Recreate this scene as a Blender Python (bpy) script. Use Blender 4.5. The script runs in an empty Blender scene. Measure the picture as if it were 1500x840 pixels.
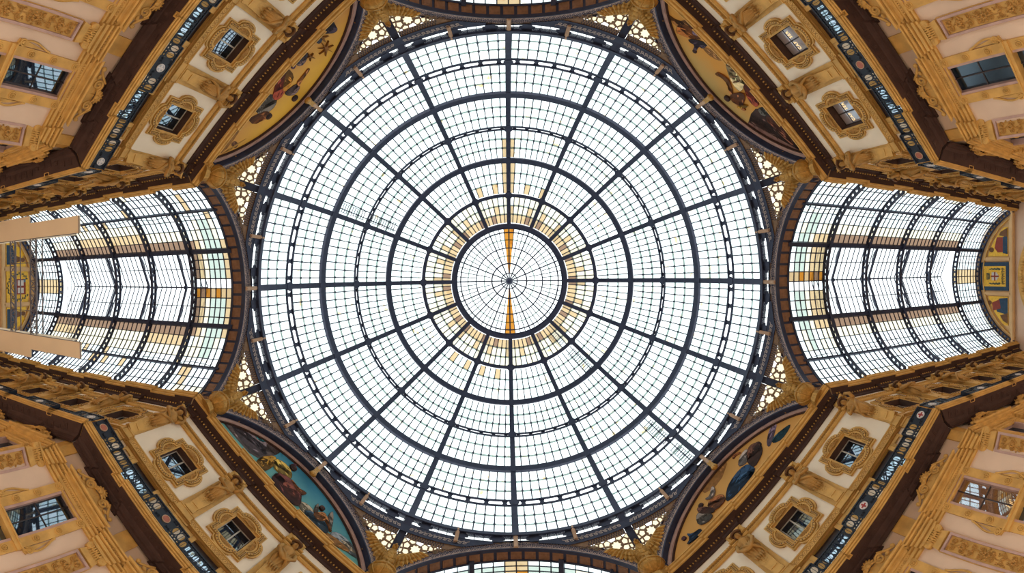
import bpy, math, random
import numpy as np
from mathutils import Vector, Matrix
from math import sin, cos, tan, pi, radians, sqrt, atan2, hypot

S = bpy.context.scene
COL = S.collection
rnd = random.Random(7)

# ------------------------------------------------------------------ camera
# A stitched spherical photograph of the zenith: an equirectangular camera lying on its back.
PX = 718.5                                   # pixels per radian at 1500 x 840
cd = bpy.data.cameras.new('camera')
cd.type = 'PANO'
cd.lens = 17.2
for holder in (cd, getattr(cd, 'cycles', None)):
    try:
        holder.panorama_type = 'EQUIRECTANGULAR'
        holder.longitude_min = (0 - 739.5) / PX
        holder.longitude_max = (1500 - 739.5) / PX
        holder.latitude_max = 400 / PX
        holder.latitude_min = -(840 - 400) / PX
    except Exception:
        pass
cd.clip_start, cd.clip_end = 0.1, 500
cam = bpy.data.objects.new('camera', cd)
COL.objects.link(cam)
cam.location = (-0.487, -1.049, 1.6)
# looks at the zenith; image right = +X, image down = +Y; small tilt and roll of the tripod head
cam.matrix_world = (Matrix.Translation(cam.location) @ Matrix.Rotation(0.0125, 4, 'Z') @ Matrix.Rotation(-0.0026, 4, 'X')
                    @ Matrix.Rotation(pi, 4, 'X'))
S.camera = cam
ZC = 1.6                                     # camera height above the floor: heights below are measured from the camera

# ------------------------------------------------------------------ daylight
w = bpy.data.worlds.new('overcast sky'); S.world = w; w.use_nodes = True
bg = w.node_tree.nodes['Background']
bg.inputs[0].default_value = (0.93, 0.98, 1.0, 1)
bg.inputs[1].default_value = 1.9
S.view_settings.view_transform = 'Standard'
S.view_settings.look = 'None'
S.view_settings.gamma = 1
S.view_settings.use_curve_mapping = False
S.view_settings.exposure = 0.36
try:
    S.cycles.transparent_max_bounces = 24
    S.cycles.max_bounces = 8
    S.cycles.diffuse_bounces = 4
    S.cycles.glossy_bounces = 3
    S.cycles.use_denoising = True
except Exception:
    pass

# added unseen spots aimed at the pale mosaic floor so its bounce brightens facades
def fill_spot(x, y, tx, ty, watts):
    l = bpy.data.lights.new('added_floor_fill', 'SPOT'); l.energy = watts; l.color = (1.0, .94, .86); l.spot_size = 2.0; l.spot_blend = .8; l.shadow_soft_size = .4
    o = bpy.data.objects.new('added_floor_fill', l); COL.objects.link(o); o.location = (x, y, 6.5)
    o.rotation_euler = (Vector((tx, ty, 0)) - Vector((x, y, 6.5))).to_track_quat('-Z', 'Y').to_euler()
FILL_POWER = 5000
for k in range(8):
    a = radians(22.5 + 45 * k); fill_spot(20.3 * cos(a), 20.3 * sin(a), 9 * cos(a), 9 * sin(a), FILL_POWER)
for sx in (-1, 1):
    for x in (27, 38):
        for sy in (-1, 1): fill_spot(sx * x, sy * 7.4, sx * x, 0, FILL_POWER * .9)

# ------------------------------------------------------------------ materials
def nodes_of(name):
    m = bpy.data.materials.new(name); m.use_nodes = True
    nt = m.node_tree; nt.nodes.clear()
    out = nt.nodes.new('ShaderNodeOutputMaterial')
    return m, nt, out

def rgb(h):
    c = [int(h[i:i + 2], 16) / 255 for i in (0, 2, 4)]
    return tuple(x / 12.92 if x <= .04045 else ((x + .055) / 1.055) ** 2.4 for x in c)

def mat(name, col, rough=.7, var=.18, scale=3.0, bump=0.0, metal=0.0, col2=None, spec=.3):
    """painted surface: a base colour with a slight mottle of wear and an optional fine relief"""
    m, nt, out = nodes_of(name)
    b = nt.nodes.new('ShaderNodeBsdfPrincipled')
    b.inputs['Roughness'].default_value = rough
    b.inputs['Metallic'].default_value = metal
    b.inputs['Specular IOR Level'].default_value = spec
    tc = nt.nodes.new('ShaderNodeTexCoord')
    nz = nt.nodes.new('ShaderNodeTexNoise'); nz.inputs['Scale'].default_value = scale
    nz.inputs['Detail'].default_value = 4
    nt.links.new(tc.outputs['Object'], nz.inputs['Vector'])
    mx = nt.nodes.new('ShaderNodeMix'); mx.data_type = 'RGBA'
    c2 = col2 or tuple(x * (1 - var) for x in col)
    mx.inputs[6].default_value = (*col, 1); mx.inputs[7].default_value = (*c2, 1)
    mr = nt.nodes.new('ShaderNodeMapRange'); mr.inputs[1].default_value = .35; mr.inputs[2].default_value = .68
    nt.links.new(nz.outputs[0], mr.inputs[0]); nt.links.new(mr.outputs[0], mx.inputs[0])
    nt.links.new(mx.outputs[2], b.inputs['Base Color'])
    if bump:
        n2 = nt.nodes.new('ShaderNodeTexNoise'); n2.inputs['Scale'].default_value = scale * 6
        bp = nt.nodes.new('ShaderNodeBump'); bp.inputs['Strength'].default_value = bump
        bp.inputs['Distance'].default_value = .03
        nt.links.new(tc.outputs['Object'], n2.inputs['Vector'])
        nt.links.new(n2.outputs[0], bp.inputs['Height']); nt.links.new(bp.outputs[0], b.inputs['Normal'])
    nt.links.new(b.outputs[0], out.inputs[0])
    return m

def glass(name, tint, milk=.12, streak=None, gloss=.0):
    """roof glazing: mostly clear pane, partly milky with dirt, tinted"""
    m, nt, out = nodes_of(name)
    t = nt.nodes.new('ShaderNodeBsdfTransparent'); t.inputs[0].default_value = (*tint, 1)
    d = nt.nodes.new('ShaderNodeBsdfTranslucent'); d.inputs[0].default_value = (*tint, 1)
    mx = nt.nodes.new('ShaderNodeMixShader'); mx.inputs[0].default_value = milk
    nt.links.new(t.outputs[0], mx.inputs[1]); nt.links.new(d.outputs[0], mx.inputs[2])
    if streak:
        tc = nt.nodes.new('ShaderNodeTexCoord')
        nz = nt.nodes.new('ShaderNodeTexNoise'); nz.inputs['Scale'].default_value = 1.3; nz.inputs['Detail'].default_value = 5
        mr = nt.nodes.new('ShaderNodeMapRange'); mr.inputs[1].default_value = .60; mr.inputs[2].default_value = .74
        mr.inputs[4].default_value = .8
        c = nt.nodes.new('ShaderNodeMix'); c.data_type = 'RGBA'
        c.inputs[6].default_value = (*tint, 1); c.inputs[7].default_value = (*streak, 1)
        nt.links.new(tc.outputs['Object'], nz.inputs['Vector']); nt.links.new(nz.outputs[0], mr.inputs[0])
        nt.links.new(mr.outputs[0], c.inputs[0]); nt.links.new(c.outputs[2], t.inputs[0]); nt.links.new(c.outputs[2], d.inputs[0])
    nt.links.new(mx.outputs[0], out.inputs[0])
    return m

def dark_glass(name, base, refl=.55, rough=.02):
    m, nt, out = nodes_of(name)
    a = nt.nodes.new('ShaderNodeBsdfDiffuse'); a.inputs[0].default_value = (*base, 1)
    g = nt.nodes.new('ShaderNodeBsdfGlossy'); g.inputs[0].default_value = (.62, .74, .86, 1); g.inputs[1].default_value = rough
    mx = nt.nodes.new('ShaderNodeMixShader'); mx.inputs[0].default_value = refl
    nt.links.new(a.outputs[0], mx.inputs[1]); nt.links.new(g.outputs[0], mx.inputs[2])
    nt.links.new(mx.outputs[0], out.inputs[0])
    return m

def lamp_mat(name, col, strength):
    m, nt, out = nodes_of(name)
    e = nt.nodes.new('ShaderNodeEmission'); e.inputs[0].default_value = (*col, 1); e.inputs[1].default_value = strength
    nt.links.new(e.outputs[0], out.inputs[0]); return m

IRON = mat('navy painted iron', (.028, .036, .078), .5, .25, 2.0)
IRON2 = mat('tan filigree paint', (.30, .19, .13), .6, .3, 4.0)
IRON3 = mat('near black railing paint', (.010, .014, .028), .5, .25, 2.0)
FASC = mat('pinkish tan fascia paint', (.62, .45, .37), .6, .25, 3.0)
TAN = mat('tan painted bracket', (.50, .33, .22), .6, .2)
SOFFIT = mat('brown coffer paint', (.23, .12, .07), .6, .3)
OCHRE = mat('ochre painted stone', (.66, .385, .11), .65, .28, 1.6, .25)
OCHRE2 = mat('dark ochre stone', (.50, .265, .07), .65, .3, 2.2, .5)
GILT = mat('gilded metal', (.50, .26, .055), .42, .35, 5.0, .3, .35)
DARK_CARVE = mat('dark paint and carved shade', (.15, .075, .035), .6, .4, 3.0, .3)  # channel paint; on hair and beads it puts carved shade into the colour
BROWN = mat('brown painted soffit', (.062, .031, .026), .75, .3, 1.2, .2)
CREAM = mat('cream plaster', (.88, .77, .62), .85, .08, .7, .12)
CREAM2 = mat('pinkish plaster', (.70, .525, .40), .85, .10, .6, .12)
PINK = mat('mauve stone frame', (.50, .33, .29), .7, .2, 2.0)
PALE = mat('pale painted timber', (.55, .52, .47), .6, .1)
DARKWOOD = mat('dark window frame', (.05, .035, .035), .5, .2)
REVEAL = mat('dark window reveal', (.09, .05, .04), .8, .2)
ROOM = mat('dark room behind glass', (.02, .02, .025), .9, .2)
FLOOR = mat('mosaic floor', (.62, .51, .40), .5, .3, .5)
SHEET = mat('cream scaffold sheeting', (.96, .83, .64), .9, .05, .4)
STEEL = mat('grey scaffold tube', (.17, .16, .19), .5, .2)
G_CLEAR = glass('clear roof glass', (.88, .94, .94), .10, (.80, .62, .36))
G_PURE = glass('clean roof glass', (.97, .99, .99), .05)
G_MINT = glass('greenish roof glass', (.62, .67, .63), .35)
G_SAND = glass('pale sand roof glass', (.80, .77, .67), .35)
G_TAN = glass('tan stained roof glass', (.68, .585, .44), .4, (.60, .46, .28))
G_BROWN = glass('brown stained roof glass', (.47, .375, .305), .45, (.42, .27, .15))
G_ORANGE = glass('rust stained roof glass', (.62, .40, .15), .4, (.46, .24, .07))
G_LAP = glass('glass lap', (.44, .49, .46), .5)
G_LATT = glass('warm lattice glass', (.84, .77, .62), .3)
W_DARK = dark_glass('dark window glass', (.012, .018, .028), .27)
W_DOOR = dark_glass('balcony door glass', (.02, .024, .03), .45)
W_DIM = dark_glass('matt dark window glass', (.012, .022, .034), .12, .15)
W_GREY = dark_glass('lit window glass', (.46, .39, .39), .25, .06)

# ------------------------------------------------------------------ mesh helpers
class MB:
    def __init__(s): s.v = []; s.f = []; s.m = []; s.mi = 0; s.X = None
    def add(s, vs, fs):
        o = len(s.v)
        if s.X is not None: vs = [tuple(s.X @ Vector(p)) for p in vs]
        s.v += [tuple(p) for p in vs]; s.f += [tuple(i + o for i in f) for f in fs]; s.m += [s.mi] * len(fs)
    def quad(s, a, b, c, d): s.add([a, b, c, d], [(0, 1, 2, 3)])
    def box(s, x0, x1, y0, y1, z0, z1):
        s.add([(x0, y0, z0), (x1, y0, z0), (x1, y1, z0), (x0, y1, z0), (x0, y0, z1), (x1, y0, z1), (x1, y1, z1), (x0, y1, z1)],
              [(0, 3, 2, 1), (4, 5, 6, 7), (0, 1, 5, 4), (1, 2, 6, 5), (2, 3, 7, 6), (3, 0, 4, 7)])
    def hexa(s, b, t):
        """a block between two quads (bottom, top)"""
        s.add(list(b) + list(t), [(0, 3, 2, 1), (4, 5, 6, 7), (0, 1, 5, 4), (1, 2, 6, 5), (2, 3, 7, 6), (3, 0, 4, 7)])
    def beam(s, p, q, w, h, up=(0, 0, 1)):
        p, q, up = Vector(p), Vector(q), Vector(up)
        d = (q - p).normalized(); r = d.cross(up)
        if r.length < 1e-5: r = d.cross(Vector((1, 0, 0)))
        r.normalize(); u = r.cross(d).normalized()
        r *= w / 2; u *= h / 2
        s.hexa([p - r - u, p + r - u, p + r + u, p - r + u], [q - r - u, q + r - u, q + r + u, q - r + u])
    def strip(s, path, ups, w, h, closed=False):
        """rectangular bar swept along a path with an up vector at each point"""
        n = len(path); P = [Vector(p) for p in path]; rings = []
        for i in range(n):
            a = P[i - 1] if (i or closed) else P[i]; b = P[(i + 1) % n] if (i < n - 1 or closed) else P[i]
            d = (b - a).normalized(); u = Vector(ups[i]).normalized(); r = d.cross(u).normalized(); u = r.cross(d).normalized()
            ww = w[i] if isinstance(w, (list, tuple)) else w
            rings.append([P[i] - r * ww / 2 - u * h / 2, P[i] + r * ww / 2 - u * h / 2, P[i] + r * ww / 2 + u * h / 2, P[i] - r * ww / 2 + u * h / 2])
        vs = [tuple(p) for r in rings for p in r]; fs = []
        for i in range(n if closed else n - 1):
            j = (i + 1) % n
            for k in range(4): fs.append((i * 4 + k, i * 4 + (k + 1) % 4, j * 4 + (k + 1) % 4, j * 4 + k))
        if not closed: fs += [(0, 3, 2, 1), tuple((n - 1) * 4 + k for k in range(4))]
        s.add(vs, fs)
    def tube(s, path, r, n=6, cap=True, closed=False):
        P = [Vector(p) for p in path]; N = len(P); vs = []; fs = []; prev = None
        for i in range(N):
            a = P[i - 1] if (i or closed) else P[i]; b = P[(i + 1) % N] if (i < N - 1 or closed) else P[i]
            d = (b - a).normalized()
            if prev is None:
                prev = d.cross(Vector((0, 0, 1)))
                if prev.length < 1e-3: prev = d.cross(Vector((1, 0, 0)))
            u = (prev - d * prev.dot(d)).normalized(); prev = u; v = d.cross(u)
            rr = r[i] if isinstance(r, (list, tuple)) else r
            vs += [tuple(P[i] + (u * cos(2 * pi * k / n) + v * sin(2 * pi * k / n)) * rr) for k in range(n)]
        for i in range(N if closed else N - 1):
            j = (i + 1) % N
            for k in range(n): fs.append((i * n + k, i * n + (k + 1) % n, j * n + (k + 1) % n, j * n + k))
        if cap and not closed: fs += [tuple(range(n - 1, -1, -1)), tuple((N - 1) * n + k for k in range(n))]
        s.add(vs, fs)
    def ell(s, c, r, nu=8, nv=6, R=None, fn=None):
        vs = []; fs = []; c = Vector(c)
        for j in range(nv + 1):
            t = pi * j / nv
            for i in range(nu):
                a = 2 * pi * i / nu
                p = Vector((r[0] * sin(t) * cos(a), r[1] * sin(t) * sin(a), r[2] * cos(t)))
                if fn: p = fn(p)
                if R is not None: p = R @ p
                vs.append(tuple(c + p))
        for j in range(nv):
            for i in range(nu):
                k = (i + 1) % nu; fs.append((j * nu + i, (j + 1) * nu + i, (j + 1) * nu + k, j * nu + k))
        s.add(vs, fs)
    def poly(s, pts, n, z0, z1, fr):
        """extrude a 2-D outline; fr(u, v, depth) gives the point"""
        k = len(pts)
        vs = [fr(u, v, z0) for u, v in pts] + [fr(u, v, z1) for u, v in pts]
        fs = [tuple(range(k - 1, -1, -1)), tuple(range(k, 2 * k))] + [(i, (i + 1) % k, k + (i + 1) % k, k + i) for i in range(k)]
        s.add(vs, fs)
    def ring(s, a, b, z0, z1, fr):
        """a frame: outline a with the hole b (same number of points), from depth z0 to z1"""
        k = len(a)
        vs = [fr(u, v, z0) for u, v in a] + [fr(u, v, z0) for u, v in b] + [fr(u, v, z1) for u, v in a] + [fr(u, v, z1) for u, v in b]
        fs = []
        for i in range(k):
            j = (i + 1) % k
            fs += [(i, j, k + j, k + i), (2 * k + j, 2 * k + i, 3 * k + i, 3 * k + j), (j, i, 2 * k + i, 2 * k + j), (k + i, k + j, 3 * k + j, 3 * k + i)]
        s.add(vs, fs)
    def sweep(s, path, prof, mit0=None, mit1=None, close=True):
        """moulding along a stepped plan path (x, y at the wall, room at -y); prof = (offset into the room, z).
        mit0/mit1: dx per unit of offset at the two ends"""
        n = len(path); rings = []
        for i, (x, y) in enumerate(path):
            if i == 0: m = (mit0 or 0.0, -1.0)
            elif i == n - 1: m = (mit1 or 0.0, -1.0)
            else:
                ax, ay = path[i][0] - path[i - 1][0], path[i][1] - path[i - 1][1]
                bx, by = path[i + 1][0] - path[i][0], path[i + 1][1] - path[i][1]
                la, lb = hypot(ax, ay), hypot(bx, by)
                n1 = (ay / la, -ax / la); n2 = (by / lb, -bx / lb)
                q = 1 + n1[0] * n2[0] + n1[1] * n2[1]
                m = ((n1[0] + n2[0]) / q, (n1[1] + n2[1]) / q)
            rings.append([(x + m[0] * o, y + m[1] * o, z) for o, z in prof])
        k = len(prof); vs = [p for r in rings for p in r]; fs = []
        for i in range(n - 1):
            for j in range(k - 1): fs.append((i * k + j, (i + 1) * k + j, (i + 1) * k + j + 1, i * k + j + 1))
        if close: fs += [tuple(range(k)), tuple((n - 1) * k + j for j in range(k - 1, -1, -1))]
        s.add(vs, fs)
    def mesh(s, name, mats, smooth=False):
        me = bpy.data.meshes.new(name); me.from_pydata(s.v, [], s.f)
        for m in (mats if isinstance(mats, (list, tuple)) else [mats]): me.materials.append(m)
        if any(s.m): me.polygons.foreach_set('material_index', s.m)
        if smooth: me.polygons.foreach_set('use_smooth', [True] * len(me.polygons))
        me.update(); return me

def obj(name, src, mats=None, parent=None, smooth=False, loc=None, rz=None, kind=None, label=None):
    me = src.mesh(name, mats, smooth) if isinstance(src, MB) else src
    o = bpy.data.objects.new(name, me); COL.objects.link(o)
    if parent is not None: o.parent = parent
    if loc is not None: o.location = loc
    if rz is not None: o.rotation_euler = (0, 0, rz)
    if kind: o['kind'] = kind
    if label: o['label'] = label
    return o

def tag(o, label, cat, group=None, kind=None):
    o['label'] = label; o['category'] = cat
    if group: o['group'] = group
    if kind: o['kind'] = kind
    return o

def thing(name, label, cat, loc=(0, 0, 0), rz=0.0, group=None, kind=None):
    o = bpy.data.objects.new(name, None); COL.objects.link(o)
    o.location = loc; o.rotation_euler = (0, 0, rz); o.empty_display_size = .3
    return tag(o, label, cat, group, kind)

def dup(root, loc, rz, label, group=None):
    """a copy of a thing with copies of its parts and sub-parts, sharing mesh data"""
    r = root.copy(); COL.objects.link(r); r.location = loc; r.rotation_euler = (0, 0, rz)
    r['label'] = label
    if group: r['group'] = group
    for ch in list(root.children):
        c = ch.copy(); COL.objects.link(c); c.parent = r
        for g in ch.children:
            d = g.copy(); COL.objects.link(d); d.parent = c
    return r

def arc(cx, cz, r, a0, a1, n):
    return [(cx + r * cos(a0 + (a1 - a0) * i / n), cz + r * sin(a0 + (a1 - a0) * i / n)) for i in range(n + 1)]

def spiral(cx, cy, r0, r1, turns, a0, n, sgn=1):
    return [(cx + (r0 + (r1 - r0) * i / n) * cos(a0 + sgn * 2 * pi * turns * i / n), cy + (r0 + (r1 - r0) * i / n) * sin(a0 + sgn * 2 * pi * turns * i / n)) for i in range(n + 1)]

# the plan: a regular octagon, arch planes 19.5 m from the centre, facades 20.6 m; heights from the camera's eye
D_ARCH, D_WALL, HALF = 19.5, 20.6, 20.6 * tan(radians(22.5))
T225 = tan(radians(22.5))
ORIGIN = (0, 0, ZC)
# ================================================================== the glass dome
RB, ZB = 19.1, 33.8
def slope_phi(sl):
    lo, hi = 0.0, 1.5
    for _ in range(50):
        m = (lo + hi) / 2
        if RB * cos(m) / (ZB + RB * sin(m)) > sl: lo = m
        else: hi = m
    return lo
def pxs(p): return tan(p / PX) * .99
def DP(az, phi, off=0.0, side=0.0):
    """a point on the dome: azimuth, elevation on the sphere, offset outwards, sideways shift"""
    r = (RB + off) * cos(phi)
    return (r * cos(az) - side * sin(az), r * sin(az) + side * cos(az), ZB + (RB + off) * sin(phi))
RINGPX = [373, 327, 277.5, 227.5, 180, 128, 82.5]
PH = [0.0] + [slope_phi(pxs(p)) for p in RINGPX[1:]]
RAZ = [radians(22.5 * k) for k in range(16)]

dome = thing('ceiling', 'great round glass dome of sixteen dark iron ribs over the octagon', 'ceiling', ORIGIN, kind='structure')

# ribs
def rib_mesh(strut):
    mb = MB(); N = 26
    ph = [-.012 + (PH[-1] + .012) * i / N for i in range(N + 1)]
    pts = [DP(0, p, -.10) for p in ph]; ups = [Vector(DP(0, p, 1)) - Vector(DP(0, p)) for p in ph]
    wd = [.50 - .10 * i / N for i in range(N + 1)]
    mb.strip(pts, ups, wd, .07)
    mb.strip([DP(0, p, .17) for p in ph], ups, .09, .46)
    mb.strip([DP(0, p, .42) for p in ph], ups, .26, .06)
    if strut:
        mb.beam((19.0, 0, 33.75), (20.75, 0, 31.0), .56, .16, (0, 0, 1))
        mb.beam((19.3, 0, 33.95), (20.95, 0, 31.3), .30, .10, (0, 0, 1))
    return mb
rm = [rib_mesh(False).mesh('dome_rib', IRON), rib_mesh(True).mesh('dome_rib', IRON)]
plate = MB()
for p in PH[1:-1]:
    X = Matrix.Rotation(-p, 4, 'Y')
    c = Vector(DP(0, p, -.15)); u = (Vector(DP(0, p, 1)) - Vector(DP(0, p))).normalized(); t = Vector((-u.z, 0, u.x))
    y = Vector((0, 1, 0)); k = .42
    oct_ = [(c + (y * cos(pi / 4 * i + pi / 8) + t * sin(pi / 4 * i + pi / 8)) * k) for i in range(8)]
    plate.add([tuple(q - u * .04) for q in oct_] + [tuple(q + u * .04) for q in oct_],
              [tuple(range(7, -1, -1)), tuple(range(8, 16))] + [(i, (i + 1) % 8, 8 + (i + 1) % 8, 8 + i) for i in range(8)])
plm = plate.mesh('joint_plate', IRON)
for k, a in enumerate(RAZ):
    r = obj('dome_rib', rm[k % 2], parent=dome, rz=a)
    obj('joint_plate', plm, parent=r, kind='stuff')

# ring beams
NR = 192
def ring_bar(mb, phi, w, h, off):
    pts = [DP(2 * pi * i / NR, phi, off) for i in range(NR)]
    ups = [Vector(DP(2 * pi * i / NR, phi, 1)) - Vector(DP(2 * pi * i / NR, phi)) for i in range(NR)]
    mb.strip(pts, ups, w, h, True)
def dphi(px): return slope_phi(pxs(px))
for idx, p in enumerate(RINGPX):
    mb = MB()
    if idx == 0:
        ring_bar(mb, -.003, .42, .10, -.12); ring_bar(mb, 0.0, .12, .5, .15)
    elif idx in (1, 3):
        g = (3.6, 0, 1.9)[idx - 1]
        ring_bar(mb, dphi(p + g), .16, .14, -.02); ring_bar(mb, dphi(p - g), .16, .14, -.02)
        pa, pb = dphi(p + g), dphi(p - g)
        for i in range(16 * 5):
            a = 2 * pi * (i + .5) / 80 if idx == 1 else 2 * pi * (i + .5) / 80
            wd = .55 / (RB * cos(PH[idx]))
            for da in (-1, 1):
                pass
            q = [DP(a - wd * .5, pa), DP(a + wd * .5, pa), DP(a + wd * .28, (pa + pb) / 2), DP(a + wd * .5, pb), DP(a - wd * .5, pb), DP(a - wd * .28, (pa + pb) / 2)]
            q2 = [tuple(Vector(x) + Vector(DP(a, pa, 1)) * .0025) for x in q]
            mb.add(q + q2, [(5, 4, 3, 2, 1, 0), (6, 7, 8, 9, 10, 11)] + [(j, (j + 1) % 6, 6 + (j + 1) % 6, 6 + j) for j in range(6)])
    elif idx in (2, 4):
        ring_bar(mb, dphi(p + .6), .42, .10, -.14); ring_bar(mb, dphi(p + .6), .10, .5, .12)
        ring_bar(mb, dphi(p - 3.4), .13, .12, -.05)
        pa, pb = dphi(p), dphi(p - 3.4)
        for i in range(16 * 6):
            a = 2 * pi * (i + .5) / 96; wd = .5 / (RB * cos(PH[idx]))
            mb.beam(DP(a, pa, -.04), DP(a, pb, -.04), .34, .08, DP(a, pa, 1))
    elif idx == 5:
        ring_bar(mb, dphi(p), .30, .12, -.08); ring_bar(mb, dphi(p - 2.4), .10, .10, -.02)
    else:
        ring_bar(mb, dphi(p + .2), .42, .35, -.02)
    obj('ring_beam', mb, IRON, dome)

# panes, glazing bars, glass laps
COLS = [10, 10, 9, 9, 7, 6]
def lerp(a, b, t): return a + (b - a) * t
panes = []                                  # (azimuth span, phi span, material)
bars, laps = MB(), MB()
for b in range(6):
    n = COLS[b]; p0, p1 = PH[b], PH[b + 1]
    gl = {1: (3.6, 3.6), 3: (1.9, 1.9)}
    p0 = dphi(RINGPX[b] - (5 if b in (1, 2, 4) else 3)); p1 = dphi(RINGPX[b + 1] + (4 if b + 1 in (1, 2, 4, 6) else 2.5))
    for sct in range(16):
        a0, a1 = RAZ[sct], RAZ[sct] + radians(22.5)
        for i in range(n):
            aa, ab = lerp(a0, a1, i / n), lerp(a0, a1, (i + 1) / n)
            if i: bars.beam(DP(aa, p0, .02), DP(aa, (p0 + p1) / 2, .02), .095, .09, DP(aa, p0, 1)), bars.beam(DP(aa, (p0 + p1) / 2, .02), DP(aa, p1, .02), .088, .09, DP(aa, p0, 1))
            for r in range(3):
                q0, q1 = lerp(p0, p1, r / 3), lerp(p0, p1, (r + 1) / 3)
                g = G_CLEAR if (sct * 7 + i * 3 + r) % 4 else G_PURE
                if b == 5: g = (G_SAND if (sct + i) % 3 else g, G_TAN if (sct * 5 + i * 3) % 4 == 0 else G_SAND, G_BROWN if (sct * 3 + i) % 5 == 0 else G_TAN)[r]
                elif b == 4 and r == 2 and sct in (4, 5, 11, 12): g = G_TAN if (i + sct) % 3 == 0 else g
                elif (b in (1, 2, 3)) and r == 2 and ((sct * 31 + i * 17 + b * 7) % 23 == 0): g = G_ORANGE if b == 1 and sct == 9 else g
                if sct in (11, 12) and (b == 4 or (b == 3 and r)) and i in ((n - 1,) if sct == 11 else (0,)): g = G_TAN
                panes.append((aa, ab, q0, q1, g, b))
    for r in (1, 2):
        q = lerp(p0, p1, r / 3)
        pts = [DP(2 * pi * i / NR, q, .06) for i in range(NR)]
        ups = [Vector(DP(2 * pi * i / NR, q, 1)) - Vector(DP(2 * pi * i / NR, q)) for i in range(NR)]
        laps.strip(pts, ups, (.20 if b < 4 else .16), .012, True)
        for sct in range(16):
            for i in range(1, n):
                a = lerp(RAZ[sct], RAZ[sct] + radians(22.5), i / n)
                c = DP(a, q, .0); bars.beam(DP(a, q - .0045, 0), DP(a, q + .0045, 0), .17, .06, DP(a, q, 1))
obj('glazing_bar', bars, IRON, dome, kind='stuff', label='thin dark glazing bars')
obj('glass_lap', laps, G_LAP, dome, kind='stuff', label='greenish overlaps of the panes')
def pane_block(mb, aa, ab, q0, q1, th=.02):
    s_ = .0008
    aa += s_; ab -= s_; q0 += .0008; q1 -= .0008
    mb.hexa([DP(aa, q0, .03), DP(ab, q0, .03), DP(ab, q1, .03), DP(aa, q1, .03)], [DP(aa, q0, .03 + th), DP(ab, q0, .03 + th), DP(ab, q1, .03 + th), DP(aa, q1, .03 + th)])
rest = {}
shared = {}
count = 0
for (aa, ab, q0, q1, g, b) in panes:
    if count < 300 and b == 0 or (count < 300 and b == 1 and g is G_ORANGE):
        key = (round(ab - aa, 5), round(q0, 4), g.name)
        if key not in shared:
            mb = MB(); pane_block(mb, 0, ab - aa, q0, q1); shared[key] = mb.mesh('glass_pane', g)
        obj('glass_pane', shared[key], parent=dome, rz=aa); count += 1
    else:
        pane_block(rest.setdefault(g.name, (MB(), g))[0], aa, ab, q0, q1)
mats_ = [g for _m, g in rest.values()]
allp = MB()
for i, (m_, g) in enumerate(rest.values()):
    allp.mi = i; allp.add(m_.v, m_.f)
obj('glass_pane', allp, mats_, dome, kind='stuff', label='smaller upper panes of the dome')

# the lantern lid over the oculus
ro = RB * cos(PH[-1]); zo = ZB + RB * sin(PH[-1])
lid = MB(); lg = MB()
def LP(a, t, off=0.0):
    """t = 1 at the rim, 0 at the finial"""
    return (ro * .985 * t * cos(a), ro * .985 * t * sin(a), zo + .35 + 2.1 * (1 - t * t) + off)
for k in range(16):
    a = RAZ[k]; tt = [1 - .95 * i / 6 for i in range(7)]
    lid.strip([LP(a, t) for t in tt], [(0, 0, 1)] * 7, .13, .12)
    for j, t0 in ((1, .63), (2, .36), (3, .63)):
        aj = a + radians(22.5) * j / 4; tt2 = [1 - (1 - t0) * i / 4 for i in range(5)]
        lid.strip([LP(aj, t) for t in tt2], [(0, 0, 1)] * 5, .085, .08)
for t, wd in ((.975, .20), (.90, .13), (.62, .12), (.33, .15), (.15, .12)):
    pts = [LP(2 * pi * i / 64, t) for i in range(64)]; lid.strip(pts, [(0, 0, 1)] * 64, wd, .1, True)
obj('lantern_frame', lid, IRON, dome)
for t in (.77, .475):
    pts = [LP(2 * pi * i / 64, t, .05) for i in range(64)]; lg.strip(pts, [(0, 0, 1)] * 64, .12, .012, True)
obj('glass_lap', lg, G_LAP, dome, kind='stuff')
gal = MB()
for i in range(64):                          # upright glazed gallery between ring and lid
    a0, a1 = 2 * pi * i / 64, 2 * pi * (i + 1) / 64
    gal.beam((ro * .99 * cos(a0), ro * .99 * sin(a0), zo), (ro * .99 * cos(a0), ro * .99 * sin(a0), zo + .4), .07, .07)
obj('lantern_post', gal, IRON, dome, kind='stuff')
TS = [1.0, .77, .62, .475, .33, .15, .03]
for si in range(16):
    mb = MB()
    for j in range(6):
        for q in range(4):
            a0 = RAZ[si] + radians(22.5) * q / 4; a1 = a0 + radians(22.5) / 4
            st = (si == 12 and q == 0) or (si == 11 and q == 3) or (si == 4 and q == 0) or (si == 3 and q == 3)
            mb.mi = 1 if st and j < 5 else 0
            mb.hexa([LP(a0, TS[j], .03), LP(a1, TS[j], .03), LP(a1, TS[j + 1], .03), LP(a0, TS[j + 1], .03)],
                    [LP(a0, TS[j], .05), LP(a1, TS[j], .05), LP(a1, TS[j + 1], .05), LP(a0, TS[j + 1], .05)])
    obj('lantern_pane', mb, [G_PURE, G_ORANGE], dome)
fin = MB()
fin.tube([(0, 0, zo + 1.9), (0, 0, zo + 2.2), (0, 0, zo + 3.2)], [.12, .36, .2], 12)
for k in range(16): fin.beam((0, 0, zo + 2.3), (.75 * cos(RAZ[k]), .75 * sin(RAZ[k]), zo + 2.28), .10, .06)
fin.ell((0, 0, zo + 1.95), (.34, .34, .28), 12, 8)
obj('finial', fin, IRON, dome)

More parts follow.
